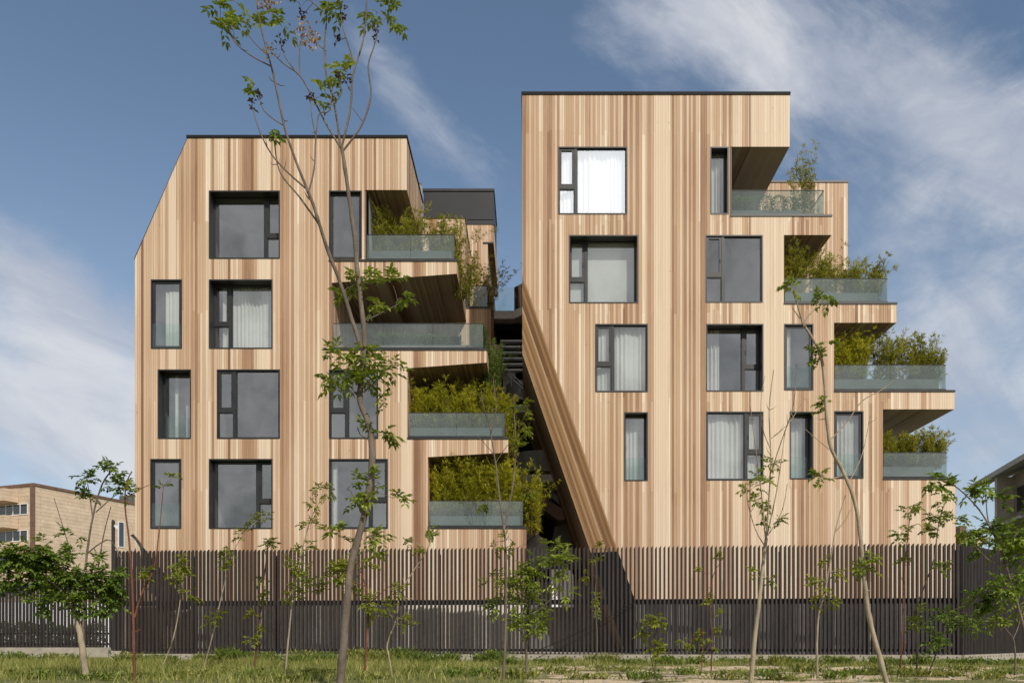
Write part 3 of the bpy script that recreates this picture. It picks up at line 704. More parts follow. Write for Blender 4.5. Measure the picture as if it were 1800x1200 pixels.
for k in range(5):
    z1 = zt - 0.4 - k * 2.95 - (0.0 if k else 0)
    mb = MB(); nb_box(mb, C, d1, d2, -1.7, -0.03, 2.4, 11, z1 - 1.35, z1, M['stone']); mb.build('balcony', NBl, uv=True)
    mb = MB(); nb_box(mb, C, d1, d2, -0.06, -0.012, 0.9, 5.6, z1 - 2.75, z1 - 1.5, M['white']); f = mb.build('window', NBl)
    mb = MB()
    for j in range(4): nb_box(mb, C, d1, d2, -0.075, -0.062, 1.0 + j * 1.15, 2.0 + j * 1.15, z1 - 2.65, z1 - 1.58, M['dglass'])
    mb.build('pane', f)
mb = MB(); nb_box(mb, C, d1, d2, 11.2, 12.1, -0.06, -0.005, zt - 5.6, zt - 2.4, M['white']); f = mb.build('window', NBl)
mb = MB(); nb_box(mb, C, d1, d2, 11.3, 12.0, -0.075, -0.062, zt - 5.5, zt - 2.5, M['dglass']); mb.build('pane', f)
mb = MB(); nb_box(mb, C, d1, d2, 15.0, 19, 1, 4, zt + 0.285, zt + 1.6, M['dconc']); mb.build('roof_tank', NBl)
# right neighbour
C = Vector((X(1750, 60), 30, 0)); d1 = Vector((-2.2, -10, 0)).normalized(); d2 = Vector((-d1.y, d1.x, 0))
if d2.x < 0: d2 = -d2
NBr = thing('brown_house', 'grey-brown house with a pale overhanging pitched roof beyond the right fence', 'building', (C.x + 4, C.y - 5, 0))
zt = Z(852, 60)
mb = MB(); nb_box(mb, C, d1, d2, 0, 18, 0, 12, -0.3, zt, M['brown']); mb.build('wall', NBr)
mb = MB()
def rp(s, w, z): k = C + d1 * s + d2 * w; return (k.x, k.y, z)
ev, rg = zt - 0.1, zt + 2.6
mb.hexa([rp(-1.2, -1.4, ev), rp(19, -1.4, ev), rp(19, 6, rg - 0.25), rp(-1.2, 6, rg - 0.25), rp(-1.2, -1.4, ev + 0.35), rp(19, -1.4, ev + 0.35), rp(19, 6, rg + 0.1), rp(-1.2, 6, rg + 0.1)], M['roofc'])
mb.hexa([rp(-1.2, 6.002, rg - 0.25), rp(19, 6.002, rg - 0.25), rp(19, 13.4, ev), rp(-1.2, 13.4, ev), rp(-1.2, 6.002, rg + 0.1), rp(19, 6.002, rg + 0.1), rp(19, 13.4, ev + 0.35), rp(-1.2, 13.4, ev + 0.35)], M['roofc'])
mb.build('roof', NBr)
for k in range(3):
    for s in (1.0, 4.4, 8.2, 12.0):
        z1 = zt - 1.0 - k * 3.1
        mb = MB(); nb_box(mb, C, d1, d2, s, s + 2.0, -0.07, -0.005, z1 - 1.7, z1, M['metal']); f = mb.build('window', NBr)
        mb = MB(); nb_box(mb, C, d1, d2, s + 0.1, s + 1.9, -0.085, -0.072, z1 - 1.6, z1 - 0.1, M['dglass']); mb.build('pane', f)
    mb = MB(); nb_box(mb, C, d1, d2, 3.3, 3.75, -1.1, -0.004, zt - 3.4 - k * 3.1, zt - 0.12 - k * 3.1 if k == 0 else zt - 0.32 - k * 3.1, M['roofc']); mb.build('pier', NBr)
    mb = MB(); nb_box(mb, C, d1, d2, 0, 14, -1.0, -0.004, zt - 3.3 - k * 3.1 - 0.28, zt - 3.3 - k * 3.1 - 0.06, M['roofc']); mb.build('ledge', NBr)
mb = MB(); a = W(1688, 923, 75); b = W(1724, 1130, 75)
mb.box(a.x, b.x, 45, 53, -0.3, W(0, 943, 75).z, M['stone']); o_ = mb
o = thing('stone_outbuilding', 'small beige flat-roofed building just visible right of the timber block', 'building', ((a.x + b.x) / 2, 49, -0.3)); mb.build('wall', o, uv=True)
mb = MB(); mb.box(a.x + 0.02, a.x + 0.6, 45.1, 46, W(0, 943, 75).z + 0.002, a.z, M['rust']); mb.build('chimney', o)
# white low wall and dark hedge seen through the left fence
mb = MB(); a, b = X(-420, 44), X(200, 44); mb.box(a, b, 14, 14.3, -0.25, Z(1058, 44), M['white']); o = mb.build('white_wall', None, loc=((a + b) / 2, 14, -0.25)); tag(o, 'white low wall seen through the far left fence', 'wall')

# ================================================================ PLANTS
def leaf(mb, p, d, up, L, w, m, tint, fold=0.25):
    """pointed leaf folded along its midrib"""
    s = d.cross(up)
    if s.length < 1e-4: s = d.cross(Vector((1, 0, 0)))
    s.normalize(); n = s.cross(d)
    a = p; e = p + d * L - n * L * 0.12; mid = p + d * L * 0.45
    l = mid + s * w * 0.5 + n * w * fold; r = mid - s * w * 0.5 + n * w * fold
    i = len(mb.v); mb.v += [tuple(a), tuple(l), tuple(e), tuple(r)]; mb.t += [tint] * 4
    k = mb.mat(m); mb.f += [(i, i + 3, i + 2), (i, i + 2, i + 1)]; mb.mi += [k, k]
def rv(r, s=1.0): return Vector((r.uniform(-s, s), r.uniform(-s, s), r.uniform(-s, s)))
def bamboo(name, label, x0, x1, zb, zt, yc, dy, mat, nst, lpl, seed, cat='shrub', group='bamboo-like shrubs on the balconies', leafL=0.16, lw=0.026, lean=0.25, droop=0.5):
    r = random.Random(seed); root = thing(name, label, cat, ((x0 + x1) / 2, yc, zb), group)
    st = MB(); fo = MB(); cx = (x0 + x1) / 2; hw = (x1 - x0) / 2
    nst = int(nst * 1.35)
    for i in range(nst):
        bx = r.uniform(x0 + hw * .15, x1 - hw * .15); by = yc + r.uniform(-dy, dy)
        h = (zt - zb) * (r.uniform(0.5, 1.0) if i > 2 else 1.0); ln = r.gauss(0, lean) * h + (bx - cx) * 0.25; ly = r.gauss(-0.05, lean * 0.6) * h
        pts = []
        for k in range(7):
            t = k / 6; pts.append(Vector((bx + ln * t ** 1.8, by + ly * t ** 1.8, zb + h * (t - 0.10 * t ** 3 * abs(ln) / max(h, .1)))))
        st.tube(pts, [0.009 * (1 - 0.75 * k / 6) for k in range(7)], M['cane'], 4, cap=False)
        tone = r.uniform(0.25, 0.75)
        for j in range(lpl):
            t = 0.03 + 0.97 * r.random() ** 0.95; k = min(5, int(t * 6)); p = pts[k].lerp(pts[k + 1], t * 6 - k)
            # side twig with a spray of narrow blades
            dv = Vector((r.gauss(0, 1), r.gauss(0, 1), r.gauss(1.0, 0.45))).normalized(); tl = r.uniform(0.05, 0.22) * (1.15 - 0.5 * t)
            q = p + dv * tl
            for b in range(r.randint(3, 5)):
                d = (dv * 0.9 + rv(r, 0.75) + Vector((0, 0, 0.35 - droop * r.random()))).normalized()
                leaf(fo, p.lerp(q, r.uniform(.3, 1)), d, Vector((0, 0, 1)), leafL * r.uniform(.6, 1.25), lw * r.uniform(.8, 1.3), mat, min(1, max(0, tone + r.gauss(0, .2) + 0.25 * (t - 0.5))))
    st.build('stems', root); fo.build('foliage', root); return root
def roundhedge(name, label, x0, x1, zb, zt, yc, dy, mat, n, seed, cat='shrub', group=None, L=0.07):
    r = random.Random(seed); root = thing(name, label, cat, ((x0 + x1) / 2, yc, zb), group); fo = MB(); st = MB()
    nb = max(1, int((x1 - x0) / 0.45)); blobs = [(x0 + (x1 - x0) * (i + .5) / nb + r.uniform(-.05, .05), r.uniform(.8, 1.05)) for i in range(nb)]
    for i in range(n):
        bx, hs = r.choice(blobs); d = rv(r).normalized(); k = r.uniform(.72, 1.02)
        p = Vector((bx + d.x * 0.32 * k, yc + d.y * dy * k, zb + (zt - zb) * (0.5 + 0.5 * d.z * k) * hs))
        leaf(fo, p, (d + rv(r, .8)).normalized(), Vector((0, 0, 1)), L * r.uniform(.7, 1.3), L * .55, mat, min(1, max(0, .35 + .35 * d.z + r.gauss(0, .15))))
    for bx, hs in blobs:
        for j in range(3): st.tube([(bx + r.uniform(-.05, .05), yc, zb), (bx + r.uniform(-.2, .2), yc + r.uniform(-.1, .1), zb + (zt - zb) * .7)], [.012, .005], M['twig'], 4, cap=False)
    st.build('stems', root); fo.build('foliage', root); return root
def planter(label, x0, x1, yf, zb, h=0.46, w=0.5):
    a, b = X(x0), X(x1); root = thing('planter_box', label, 'planter', ((a + b) / 2, yf + w / 2, zb), 'grey planters along the balconies')
    mb = MB(); mb.box(a, b, yf, yf + w, zb + 0.004, zb + h, M['planter']); mb.build('box', root)
    mb = MB(); mb.box(a + 0.04, b - 0.04, yf + 0.04, yf + w - 0.04, zb + h + 0.002, zb + h + 0.02, M['soil']); mb.build('soil', root)
planter('grey planter behind the glass of the top left balcony', 650, 793, .25, Z(457))
planter('grey planter along the long dark second balcony of the left block', 645, 840, .9, Z(613))
planter('grey planter behind the glass of the third left balcony', 720, 882, .2, Z(769), .42)
planter('grey planter behind the glass of the lowest left balcony', 756, 914, .2, Z(926), .44)
planter('grey planter behind the glass of the top right balcony', 1290, 1412, .25, Z(378), .3)
planter('grey planter behind the glass of the second right balcony', 1383, 1548, .2, Z(532), .45)
planter('grey planter behind the glass of the third right balcony', 1470, 1655, .2, Z(686), .48)
planter('grey planter behind the glass of the lowest right balcony', 1556, 1645, .2, Z(840), .46)
BS = 'bamboo_shrub'; by, bb = M['bamy'], M['bam']
H = Z(457) + .4
bamboo(BS, 'olive bamboo clump under the soffit of the top left balcony', X(652), X(738), H, Z(343), .9, .4, bb, 42, 34, 1)
bamboo(BS, 'reddish-tipped bamboo clump at the open end of the top left balcony', X(748), X(806), H, Z(350), 1.2, .5, bb, 30, 30, 2)
bamboo(BS, 'bamboo drooping over the right end of the top left balcony', X(792), X(822), Z(500), Z(408), 1.4, .4, bb, 16, 30, 3, droop=1.2)
bamboo(BS, 'thin bamboo on the small rear terrace left of the footbridge', X(832, 36), X(866, 36), Z(540, 34.6), Z(437, 36), 6.2, .3, bb, 20, 26, 4)
roundhedge('round_hedge', 'clipped green hedge along the dark second balcony of the left block', X(648), X(785), Z(613) + .45, Z(565), 1.15, .24, M['hedge'], 2600, 5, 'hedge')
roundhedge('topiary_shrub', 'small round topiary at the right end of the second left balcony', X(829), X(848), Z(605), Z(557), .6, .2, M['hedge'], 900, 6)
bamboo('trailing_shrub', 'green shrub trailing off the end of the second left balcony', X(848), X(874), Z(668), Z(575), 1.6, .4, M['hedge'], 26, 34, 7, leafL=.1, lw=.03, droop=1.1, group=None)
H = Z(769) + .38
bamboo(BS, 'bushy bamboo at the left end of the third left balcony', X(721), X(775), H, Z(668), .65, .35, by, 40, 34, 8)
bamboo(BS, 'tall pointed bamboo in the middle of the third left balcony', X(770), X(830), H, Z(655), .65, .35, by, 40, 34, 9)
bamboo(BS, 'bright yellow bamboo at the right end of the third left balcony', X(832), X(895), H, Z(672), .75, .4, by, 40, 34, 10)
bamboo('trailing_shrub', 'yellow shrub trailing down beside the third left balcony', X(892), X(916), Z(790), Z(712), 1.2, .35, by, 9, 20, 11, droop=1.2, group=None)
H = Z(926) + .40
bamboo(BS, 'dense bamboo at the left end of the lowest left balcony', X(755), X(812), H, Z(800), .65, .35, by, 52, 36, 12, leafL=.16)
bamboo(BS, 'dense bamboo in the middle of the lowest left balcony', X(805), X(862), H, Z(798), .65, .35, by, 52, 36, 13, leafL=.16)
bamboo(BS, 'dense bamboo at the right end of the lowest left balcony', X(855), X(915), H, Z(800), .7, .35, by, 52, 36, 14, leafL=.16)
bamboo('trailing_shrub', 'wide yellow-green shrub spilling past the end of the lowest left balcony', X(908), X(950), Z(935), Z(822), 1.0, .4, by, 30, 30, 15, leafL=.15, droop=.9, group=None)
roundhedge('round_hedge', 'low dark hedge in the planter of the top right balcony', X(1293), X(1412), Z(378) + .25, Z(330), .5, .25, M['hedge'], 2400, 16, 'hedge')
bamboo(BS, 'tall wispy bamboo rising against the sky above the top right balcony', X(1402), X(1446), Z(378) + .2, Z(240), .7, .25, bb, 16, 22, 17, lean=.09)
H = Z(532) + .42
bamboo(BS, 'dark bamboo under the soffit at the left end of the second right balcony', X(1382), X(1425), H, Z(415), .7, .35, bb, 30, 32, 18)
bamboo(BS, 'sparse bamboo in the middle of the second right balcony', X(1430), X(1490), H, Z(425), .7, .35, bb, 26, 28, 19)
bamboo(BS, 'leaning bamboo at the open end of the second right balcony', X(1492), X(1565), H, Z(442), .7, .35, bb, 36, 32, 20, lean=.32)
H = Z(686) + .45
bamboo(BS, 'thick bamboo under the soffit at the left end of the third right balcony', X(1470), X(1538), H, Z(572), .65, .35, by, 44, 34, 21)
bamboo(BS, 'narrow upright bamboo in the middle of the third right balcony', X(1550), X(1594), H, Z(572), .65, .3, bb, 26, 32, 22)
bamboo(BS, 'broad bamboo at the open end of the third right balcony', X(1602), X(1668), H, Z(578), .65, .35, bb, 40, 32, 23)
H = Z(840) + .42
bamboo(BS, 'low dark bamboo at the left end of the lowest right balcony', X(1556), X(1612), H, Z(752), .6, .3, bb, 36, 34, 24)
bamboo(BS, 'spreading bamboo at the open end of the lowest right balcony', X(1610), X(1668), H, Z(748), .6, .3, bb, 36, 34, 25, lean=.3)

# ---------------------------------------------------------------- young trees on the lot
def catmull(P, sub=4):
    out = []
    for i in range(len(P) - 1):
        p0, p1, p2, p3 = P[max(i - 1, 0)], P[i], P[i + 1], P[min(i + 2, len(P) - 1)]
        for k in range(sub):
            t = k / sub
            out.append(0.5 * ((2 * p1) + (p2 - p0) * t + (2 * p0 - 5 * p1 + 4 * p2 - p3) * t * t + (3 * p1 - p0 - 3 * p2 + p3) * t ** 3))
    out.append(P[-1]); return out
def compound(mb, r, p, d, L, npair, lw, m, tone):
    """pinnate leaf: paired leaflets on a drooping stalk"""
    up = Vector((0, 0, 1)); s = d.cross(up)
    if s.length < 1e-3: s = Vector((1, 0, 0))
    s.normalize(); ll = L * 0.55
    for k in range(npair):
        t = 0.3 + 0.6 * k / max(1, npair - 1); q = p + d * L * t + Vector((0, 0, -0.22 * L * t * t))
        for sg in (-1, 1):
            dd = (d * 0.55 + s * sg * 0.85 + Vector((0, 0, -0.25)) + rv(r, 0.25)).normalized()
            leaf(mb, q, dd, up + rv(r, 0.5), ll * r.uniform(.75, 1.15), lw * r.uniform(.8, 1.2), m, min(1, max(0, tone + r.gauss(0, .13))))
    dd = (d + Vector((0, 0, -0.35)) + rv(r, .15)).normalized()
    leaf(mb, p + d * L * 0.92 + Vector((0, 0, -0.2 * L)), dd, up, ll * 1.1, lw, m, min(1, max(0, tone)))
def tree(name, label, d, branches, clusters, bark='bark', lf='leaf', leafL=0.22, lw=0.055, seed=0, group='young trees on the lot', cat='tree', seeds=(), buds=(), npair=3, knobs=0.0, twigs=0, dens=1.8, slim=0.66):
    """branches: (points in photo pixels at distance d, first radius px, last radius px); clusters: (px, py, rx, ry, n)"""
    r = random.Random(seed + 1000); k = d / F
    b0 = branches[0][0][0]
    root = thing(name, label, cat, (X(b0[0], d), d - D, gz(X(b0[0], d), d - D)), group)
    tr = MB(); lv = MB(); skel = []
    for bi, (pts, r0, r1) in enumerate(branches):
        r0 *= slim; r1 *= slim
        if bi == 0:
            off0 = 0.0
            base = (pts[0][0] + (pts[0][0] - pts[1][0]) * 0.15, VY + (CZ - root.location.z + 0.06) * F / d)
            if base[1] > pts[0][1] + 1: pts = [base] + list(pts)
            drift = r.uniform(-.1, .1)
        else:
            j = min(skel, key=lambda q: (q[0] - pts[0][0]) ** 2 + (q[1] - pts[0][1]) ** 2); off0 = j[2]; drift = r.uniform(-.55, .55) * (len(pts) > 1)
        L = sum(math.dist(a, b) for a, b in zip(pts[:-1], pts[1:])); acc = 0; P = []; Rr = []
        for i, (a, b) in enumerate(pts):
            if i: acc += math.dist(pts[i - 1], pts[i])
            f = acc / L; off = off0 + drift * min(1.0, L * k / 1.5) * f
            P.append(W(a, b, d + off)); Rr.append((r0 + (r1 - r0) * f) * k); skel.append((a, b, off, Rr[-1]))
        Q = catmull(P); n = len(Q); rad = []
        for i in range(n):
            f = i / (n - 1) * (len(Rr) - 1); a = int(min(f, len(Rr) - 2)); rr = Rr[a] + (Rr[a + 1] - Rr[a]) * (f - a)
            rad.append(rr * (1 + 0.10 * noise.noise(Vector((i * .9, bi * 3.3, seed))) + (knobs * .5 if (i % 5 == 2 and i > 2) else 0)))
            Q[i] = Q[i] + rv(r, 0.12 * rr) * (0 < i < n - 1)
        for i in range(n - 1):      # interpolated skeleton for the twigs
            w = Q[i]; skel.append((VX + w.x * F / (w.y + D), VY - (w.z - CZ) * F / (w.y + D), w.y + D - d, rad[i]))
        tr.tube(Q, rad, M[bark], 8 if r0 * k > .02 else 5)
        # short spurs
        for _ in range(int(twigs * L * k)):
            i = r.randrange(n // 4, n - 1); dv = (rv(r) + Vector((0, 0, .6))).normalized(); l = r.uniform(.04, .16)
            tr.tube([Q[i], Q[i] + dv * l * .6, Q[i] + dv * l + Vector((0, 0, .03))], [rad[i] * .5 + .002, rad[i] * .3 + .002, .002], M[bark], 4, cap=False)
    for (cx, cy, rx, ry, n) in clusters:
        n = max(2, int(n * dens))
        j = min(skel, key=lambda q: (q[0] - cx) ** 2 + (q[1] - cy) ** 2); off = j[2]
        st = W(j[0], j[1], d + off); ce = W(cx, cy, d + off + r.uniform(-.1, .1)); rw = Vector((rx * k, (rx + ry) * .5 * k, ry * k))
        if (ce - st).length > 0.05:
            md = st.lerp(ce, .5) + Vector((0, 0, 0.03)); tr.tube(catmull([st, md, ce], 3), [max(.0035, j[3] * .5)] * 2 + [.0035] * 5, M[bark], 4, cap=False)
        nt = max(1, n // 5); tips = []
        for _ in range(nt):
            q = rv(r); q = Vector((q.x * rw.x, q.y * rw.y, q.z * rw.z)) * .75; e = ce + q
            if (e - ce).length > .06: tr.tube([ce, ce.lerp(e, .5) + Vector((0, 0, .02)), e], [.0045, .0035, .0025], M[bark], 4, cap=False)
            tips.append(e)
        tone0 = r.uniform(.35, .6)
        for _ in range(n):
            e = r.choice(tips); dv = (e - ce) * 1.2 / max(rw.length, .01) + rv(r, .9) + Vector((0, 0, .25)); dv.normalize()
            q = e + Vector((r.uniform(-1, 1) * rw.x, r.uniform(-1, 1) * rw.y, r.uniform(-1, 1) * rw.z)) * .22
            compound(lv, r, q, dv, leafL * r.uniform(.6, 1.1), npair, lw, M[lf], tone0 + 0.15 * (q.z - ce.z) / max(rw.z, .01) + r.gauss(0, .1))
    tr.build('trunk', root, smooth=True)
    if lv.f: lv.build('leaves', root)
    for (sx, sy, rx, ry, n) in seeds:
        j = min(skel, key=lambda q: (q[0] - sx) ** 2 + (q[1] - sy) ** 2); ce = W(sx, sy, d + j[2]); mb = MB()
        mb.tube([W(j[0], j[1], d + j[2]), ce], [.005, .003], M['twig'], 4)
        for _ in range(n):
            q = ce + Vector((r.gauss(0, rx * k * .5), r.gauss(0, rx * k * .5), r.gauss(0, ry * k * .5))); leaf(mb, q, rv(r).normalized(), Vector((0, 0, 1)), .055, .04, M['seed'], r.random(), .5)
        mb.build('seed_cluster', root)
    if buds:
        for (sx, sy, h) in buds:
            mb = MB()
            j = min(skel, key=lambda q: (q[0] - sx) ** 2 + (q[1] - sy) ** 2); ce = W(sx, sy, d + j[2])
            mb.tube([W(j[0], j[1], d + j[2]), ce], [.006, .006], M['twig'], 4)
            for _ in range(14):
                q = ce + Vector((r.gauss(0, .025), r.gauss(0, .025), r.uniform(-.5, .5) * h * k)); leaf(mb, q, (rv(r) + Vector((0, 0, .5))).normalized(), Vector((0, 0, 1)), .06, .035, M['twig'], .5, .5)
            mb.build('dry_bud', root)
    return root

tree('ash_tree', 'tall forked ash tree with bent grey trunk, overtopping the left block', 11.5, [
    ([(598, 1205), (603, 1140), (610, 1060), (619, 985), (638, 915), (650, 850), (654, 785), (646, 738), (633, 706), (637, 650), (641, 600), (636, 545), (629, 480), (621, 400), (611, 330), (602, 268), (599, 258)], 12.5, 5.2),
    ([(634, 610), (618, 560), (599, 500), (577, 442), (561, 392), (549, 355), (542, 338)], 6.5, 4.6),
    ([(599, 260), (573, 217), (547, 167), (527, 133), (500, 113), (478, 92), (468, 75)], 3.2, 1.4),
    ([(599, 260), (587, 180), (574, 135), (570, 83), (574, 30), (568, -20), (572, -60)], 3.6, 1.5),
    ([(600, 260), (616, 190), (620, 133), (636, 80), (643, 33), (645, -25), (650, -60)], 3.8, 1.5),
    ([(603, 265), (636, 219), (652, 167), (647, 117), (657, 83), (664, 55)], 3.4, 1.6),
    ([(623, 112), (604, 52), (598, 15), (600, -25)], 2.4, 1.2),
    ([(542, 338), (507, 247), (490, 177), (477, 117), (463, 67), (453, 17), (447, -30)], 4.2, 1.4),
    ([(477, 117), (440, 97), (412, 73), (402, 42)], 2.2, 1.1), ([(470, 97), (448, 76), (436, 60)], 1.8, 1.0),
    ([(542, 338), (552, 297), (555, 243), (561, 200), (578, 195), (585, 150)], 2.8, 1.2), ([(555, 240), (548, 205), (546, 172)], 1.8, 1.2),
    ([(540, 333), (487, 284), (458, 235), (443, 187)], 2.8, 1.3), ([(561, 395), (527, 347), (492, 302), (482, 250), (479, 238)], 3.0, 1.6),
    ([(497, 220), (465, 196), (455, 168)], 1.9, 1.1), ([(527, 133), (526, 100), (529, 72), (540, 60)], 2.0, 1.1), ([(523, 130), (500, 98), (494, 75)], 2.0, 1.2),
    ([(585, 185), (600, 165), (597, 140)], 1.6, .9), ([(636, 212), (620, 190)], 1.4, .9), ([(574, 90), (558, 78), (548, 66)], 1.4, .9), ([(568, 20), (545, 0), (530, -20)], 1.8, 1),
    ([(638, 565), (660, 555), (690, 540), (700, 535)], 2.4, 1.2), ([(640, 580), (655, 545), (665, 530)], 1.8, 1.0),
    ([(638, 690), (655, 675), (668, 660)], 3, 1.4), ([(650, 770), (635, 765), (628, 750)], 2, 1.2), ([(640, 905), (625, 880), (618, 865)], 2.4, 1.2), ([(612, 1045), (640, 985), (660, 935)], 1.8, 1.0)],
    [(388, 38, 20, 28, 12), (432, 40, 14, 18, 6), (412, 62, 16, 16, 7), (478, 42, 20, 12, 6), (530, 12, 14, 12, 5), (600, 15, 14, 14, 5), (678, 32, 22, 22, 12), (664, 22, 14, 14, 5), (600, 118, 20, 18, 7), (610, 135, 10, 12, 3),
     (479, 228, 9, 12, 5), (450, 158, 6, 14, 3), (561, 172, 8, 12, 3), (578, 172, 10, 14, 4), (590, 20, 14, 10, 4),
     (615, 505, 22, 14, 9), (650, 500, 28, 14, 12), (692, 505, 20, 12, 8), (660, 540, 18, 14, 7), (698, 528, 14, 12, 5), (590, 620, 20, 12, 10), (600, 650, 24, 24, 15), (640, 640, 26, 24, 18), (680, 650, 26, 20, 14), (655, 680, 22, 20, 12), (690, 690, 18, 16, 6), (595, 685, 16, 18, 7), (622, 618, 18, 14, 8),
     (640, 745, 14, 12, 5), (670, 765, 24, 14, 7), (610, 860, 22, 18, 10), (668, 850, 26, 20, 11), (690, 875, 18, 14, 6), (625, 880, 18, 18, 7), (640, 950, 30, 14, 14), (600, 945, 22, 14, 8), (670, 935, 18, 14, 5)],
    'bark', 'leaf', .22, .052, 3, dens=1.15, slim=.6, seeds=[(535, 60, 20, 22, 55), (549, 72, 12, 14, 25), (471, 8, 20, 16, 50), (472, 88, 9, 9, 18)],
    buds=[(443, 182, 20), (457, 170, 18), (546, 172, 16), (494, 78, 26), (660, 62, 26), (478, 240, 18), (597, 140, 20), (613, 142, 22), (531, 28, 20), (602, 22, 24), (592, 72, 12)], knobs=.25, twigs=1.4)
tree('round_tree', 'low spreading tree with a dense dark green crown at the far left', 15, [
    ([(152, 1192), (145, 1140), (136, 1090), (127, 1062)], 7.5, 5.5), ([(128, 1064), (105, 1035), (70, 1005), (40, 985)], 4, 1.5), ([(128, 1064), (140, 1030), (160, 1010), (185, 1000)], 4, 1.5),
    ([(127, 1062), (118, 1025), (110, 990)], 4, 1.5), ([(70, 1005), (40, 1010), (10, 1000)], 2, 1), ([(140, 1030), (175, 1040), (200, 1045)], 2.4, 1)],
    [(20, 985, 30, 20, 34), (60, 970, 34, 18, 42), (100, 985, 30, 20, 38), (40, 1010, 34, 18, 34), (85, 1015, 30, 20, 38), (120, 1030, 28, 22, 36), (150, 1005, 30, 18, 36), (185, 1015, 26, 18, 30), (170, 1045, 34, 20, 36), (200, 1060, 18, 16, 14), (130, 1065, 24, 14, 18), (60, 1040, 26, 14, 14), (5, 1010, 20, 18, 16), (100, 1055, 26, 14, 16)],
    'barkp', 'leafd', .19, .06, 4, dens=2.3, slim=.8)
tree('slender_tree', 'slender grey sapling with leaf tufts in front of the beige house', 18, [
    ([(148, 1178), (146, 1080), (150, 1000), (156, 950), (166, 895), (180, 850), (195, 828)], 4.2, 1.8), ([(163, 910), (158, 875), (154, 850)], 2, 1), ([(168, 900), (190, 880), (205, 868)], 2, 1), ([(150, 975), (175, 955), (195, 950), (215, 985)], 2, 1), ([(172, 1000), (182, 940), (195, 890)], 1.8, 1), ([(130, 990), (112, 930), (95, 875)], 1.8, .8)],
    [(150, 840, 16, 8, 9), (193, 826, 18, 12, 15), (208, 856, 18, 14, 14), (163, 880, 12, 8, 6), (130, 940, 14, 8, 6), (170, 985, 20, 14, 8), (222, 850, 8, 12, 5)], 'bark', 'leafd', .22, .06, 5, twigs=.6)
tree('red_stemmed_tree', 'thin red-stemmed sapling with a bare straight stem left of the block', 13, [
    ([(236, 1196), (235, 1110), (232, 1020), (227, 950), (220, 890), (222, 850), (232, 828)], 4.2, 1.4), ([(236, 1085), (252, 1035), (270, 1000), (279, 940), (285, 880), (287, 855)], 2.8, 1.0), ([(222, 875), (245, 860), (262, 852)], 1.4, .8)],
    [(228, 868, 8, 10, 4), (285, 850, 8, 12, 3), (300, 845, 6, 14, 3), (255, 1000, 10, 12, 4), (250, 1025, 10, 10, 4)], 'barkr', 'leafy', .15, .04, 6, twigs=.8)
tree('sapling', 'leafy yellow-green sapling before the dark curved sheet', 20, [([(285, 1172), (305, 1120), (316, 1060), (322, 1000), (326, 980)], 2.2, .9)], [(322, 990, 14, 16, 12), (320, 1020, 20, 16, 16), (332, 1040, 16, 12, 8), (310, 1000, 12, 12, 8)], 'barkp', 'leafy', .2, .05, 7)
tree('sapling', 'slanting sapling leaning right below the lowest-row window of the left block', 19, [([(358, 1176), (375, 1110), (396, 1020), (415, 960), (432, 935), (455, 912)], 2.2, .9)], [(445, 912, 16, 10, 8), (470, 905, 12, 6, 4), (428, 938, 10, 12, 6), (408, 975, 10, 18, 8), (398, 1010, 10, 18, 7), (380, 1075, 14, 14, 8), (370, 1100, 12, 14, 5)], 'barkp', 'leafy', .18, .045, 8, twigs=.6)
tree('sapling', 'dark-stemmed sapling with one leaf tuft on top and one low down', 18, [([(447, 1180), (455, 1100), (465, 1010), (470, 955)], 2.6, 1.1)], [(472, 948, 16, 8, 10), (460, 1010, 8, 12, 4), (463, 1050, 10, 12, 6), (452, 1085, 10, 8, 5), (450, 1115, 14, 14, 10)], 'barkr', 'leafy', .18, .05, 9, twigs=.5)
tree('sapling', 'tall leafy sapling leaning right between two lowest-row windows of the left block', 18, [([(502, 1178), (508, 1110), (516, 1040), (528, 980), (545, 915), (560, 885), (568, 862)], 2.6, 1.0), ([(514, 1060), (535, 1020), (530, 980)], 1.5, .8)],
    [(568, 858, 12, 18, 12), (556, 885, 8, 14, 6), (545, 930, 10, 18, 9), (536, 960, 10, 14, 7), (515, 985, 16, 20, 14), (530, 1015, 20, 22, 18), (508, 1045, 10, 18, 8), (540, 1045, 12, 14, 6)], 'barkp', 'leafy', .18, .045, 10, twigs=.5)
tree('sapling', 'reddish sapling with layered leaf sprays just behind the big ash trunk', 14.5, [([(640, 1190), (645, 1120), (648, 1060), (640, 1020), (625, 985)], 3.2, 1.2), ([(647, 1062), (672, 1040), (690, 1025)], 1.6, .8), ([(643, 1030), (600, 1015), (565, 1010)], 1.6, .8)],
    [(575, 1005, 20, 10, 12), (610, 1005, 26, 10, 14), (595, 1025, 26, 10, 12), (640, 1060, 20, 10, 8), (670, 1075, 16, 10, 6), (640, 990, 18, 10, 6), (690, 1035, 14, 8, 5), (560, 1040, 14, 8, 5)], 'barkr', 'leafy', .2, .05, 11, twigs=.5)
tree('sapling', 'pale crooked sapling leaning right with few leaves left of the gap', 15, [([(690, 1190), (683, 1150), (681, 1130), (697, 1085), (702, 1045), (722, 1010), (742, 980), (756, 955)], 2.8, 1.0), ([(702, 1050), (730, 1052)], 1.2, .7)],
    [(720, 950, 14, 6, 4), (755, 945, 12, 10, 5), (748, 975, 10, 8, 4), (725, 1095, 20, 8, 9), (690, 1085, 12, 8, 4), (755, 925, 6, 10, 3)], 'barkp', 'leafy', .16, .045, 12, twigs=.8)
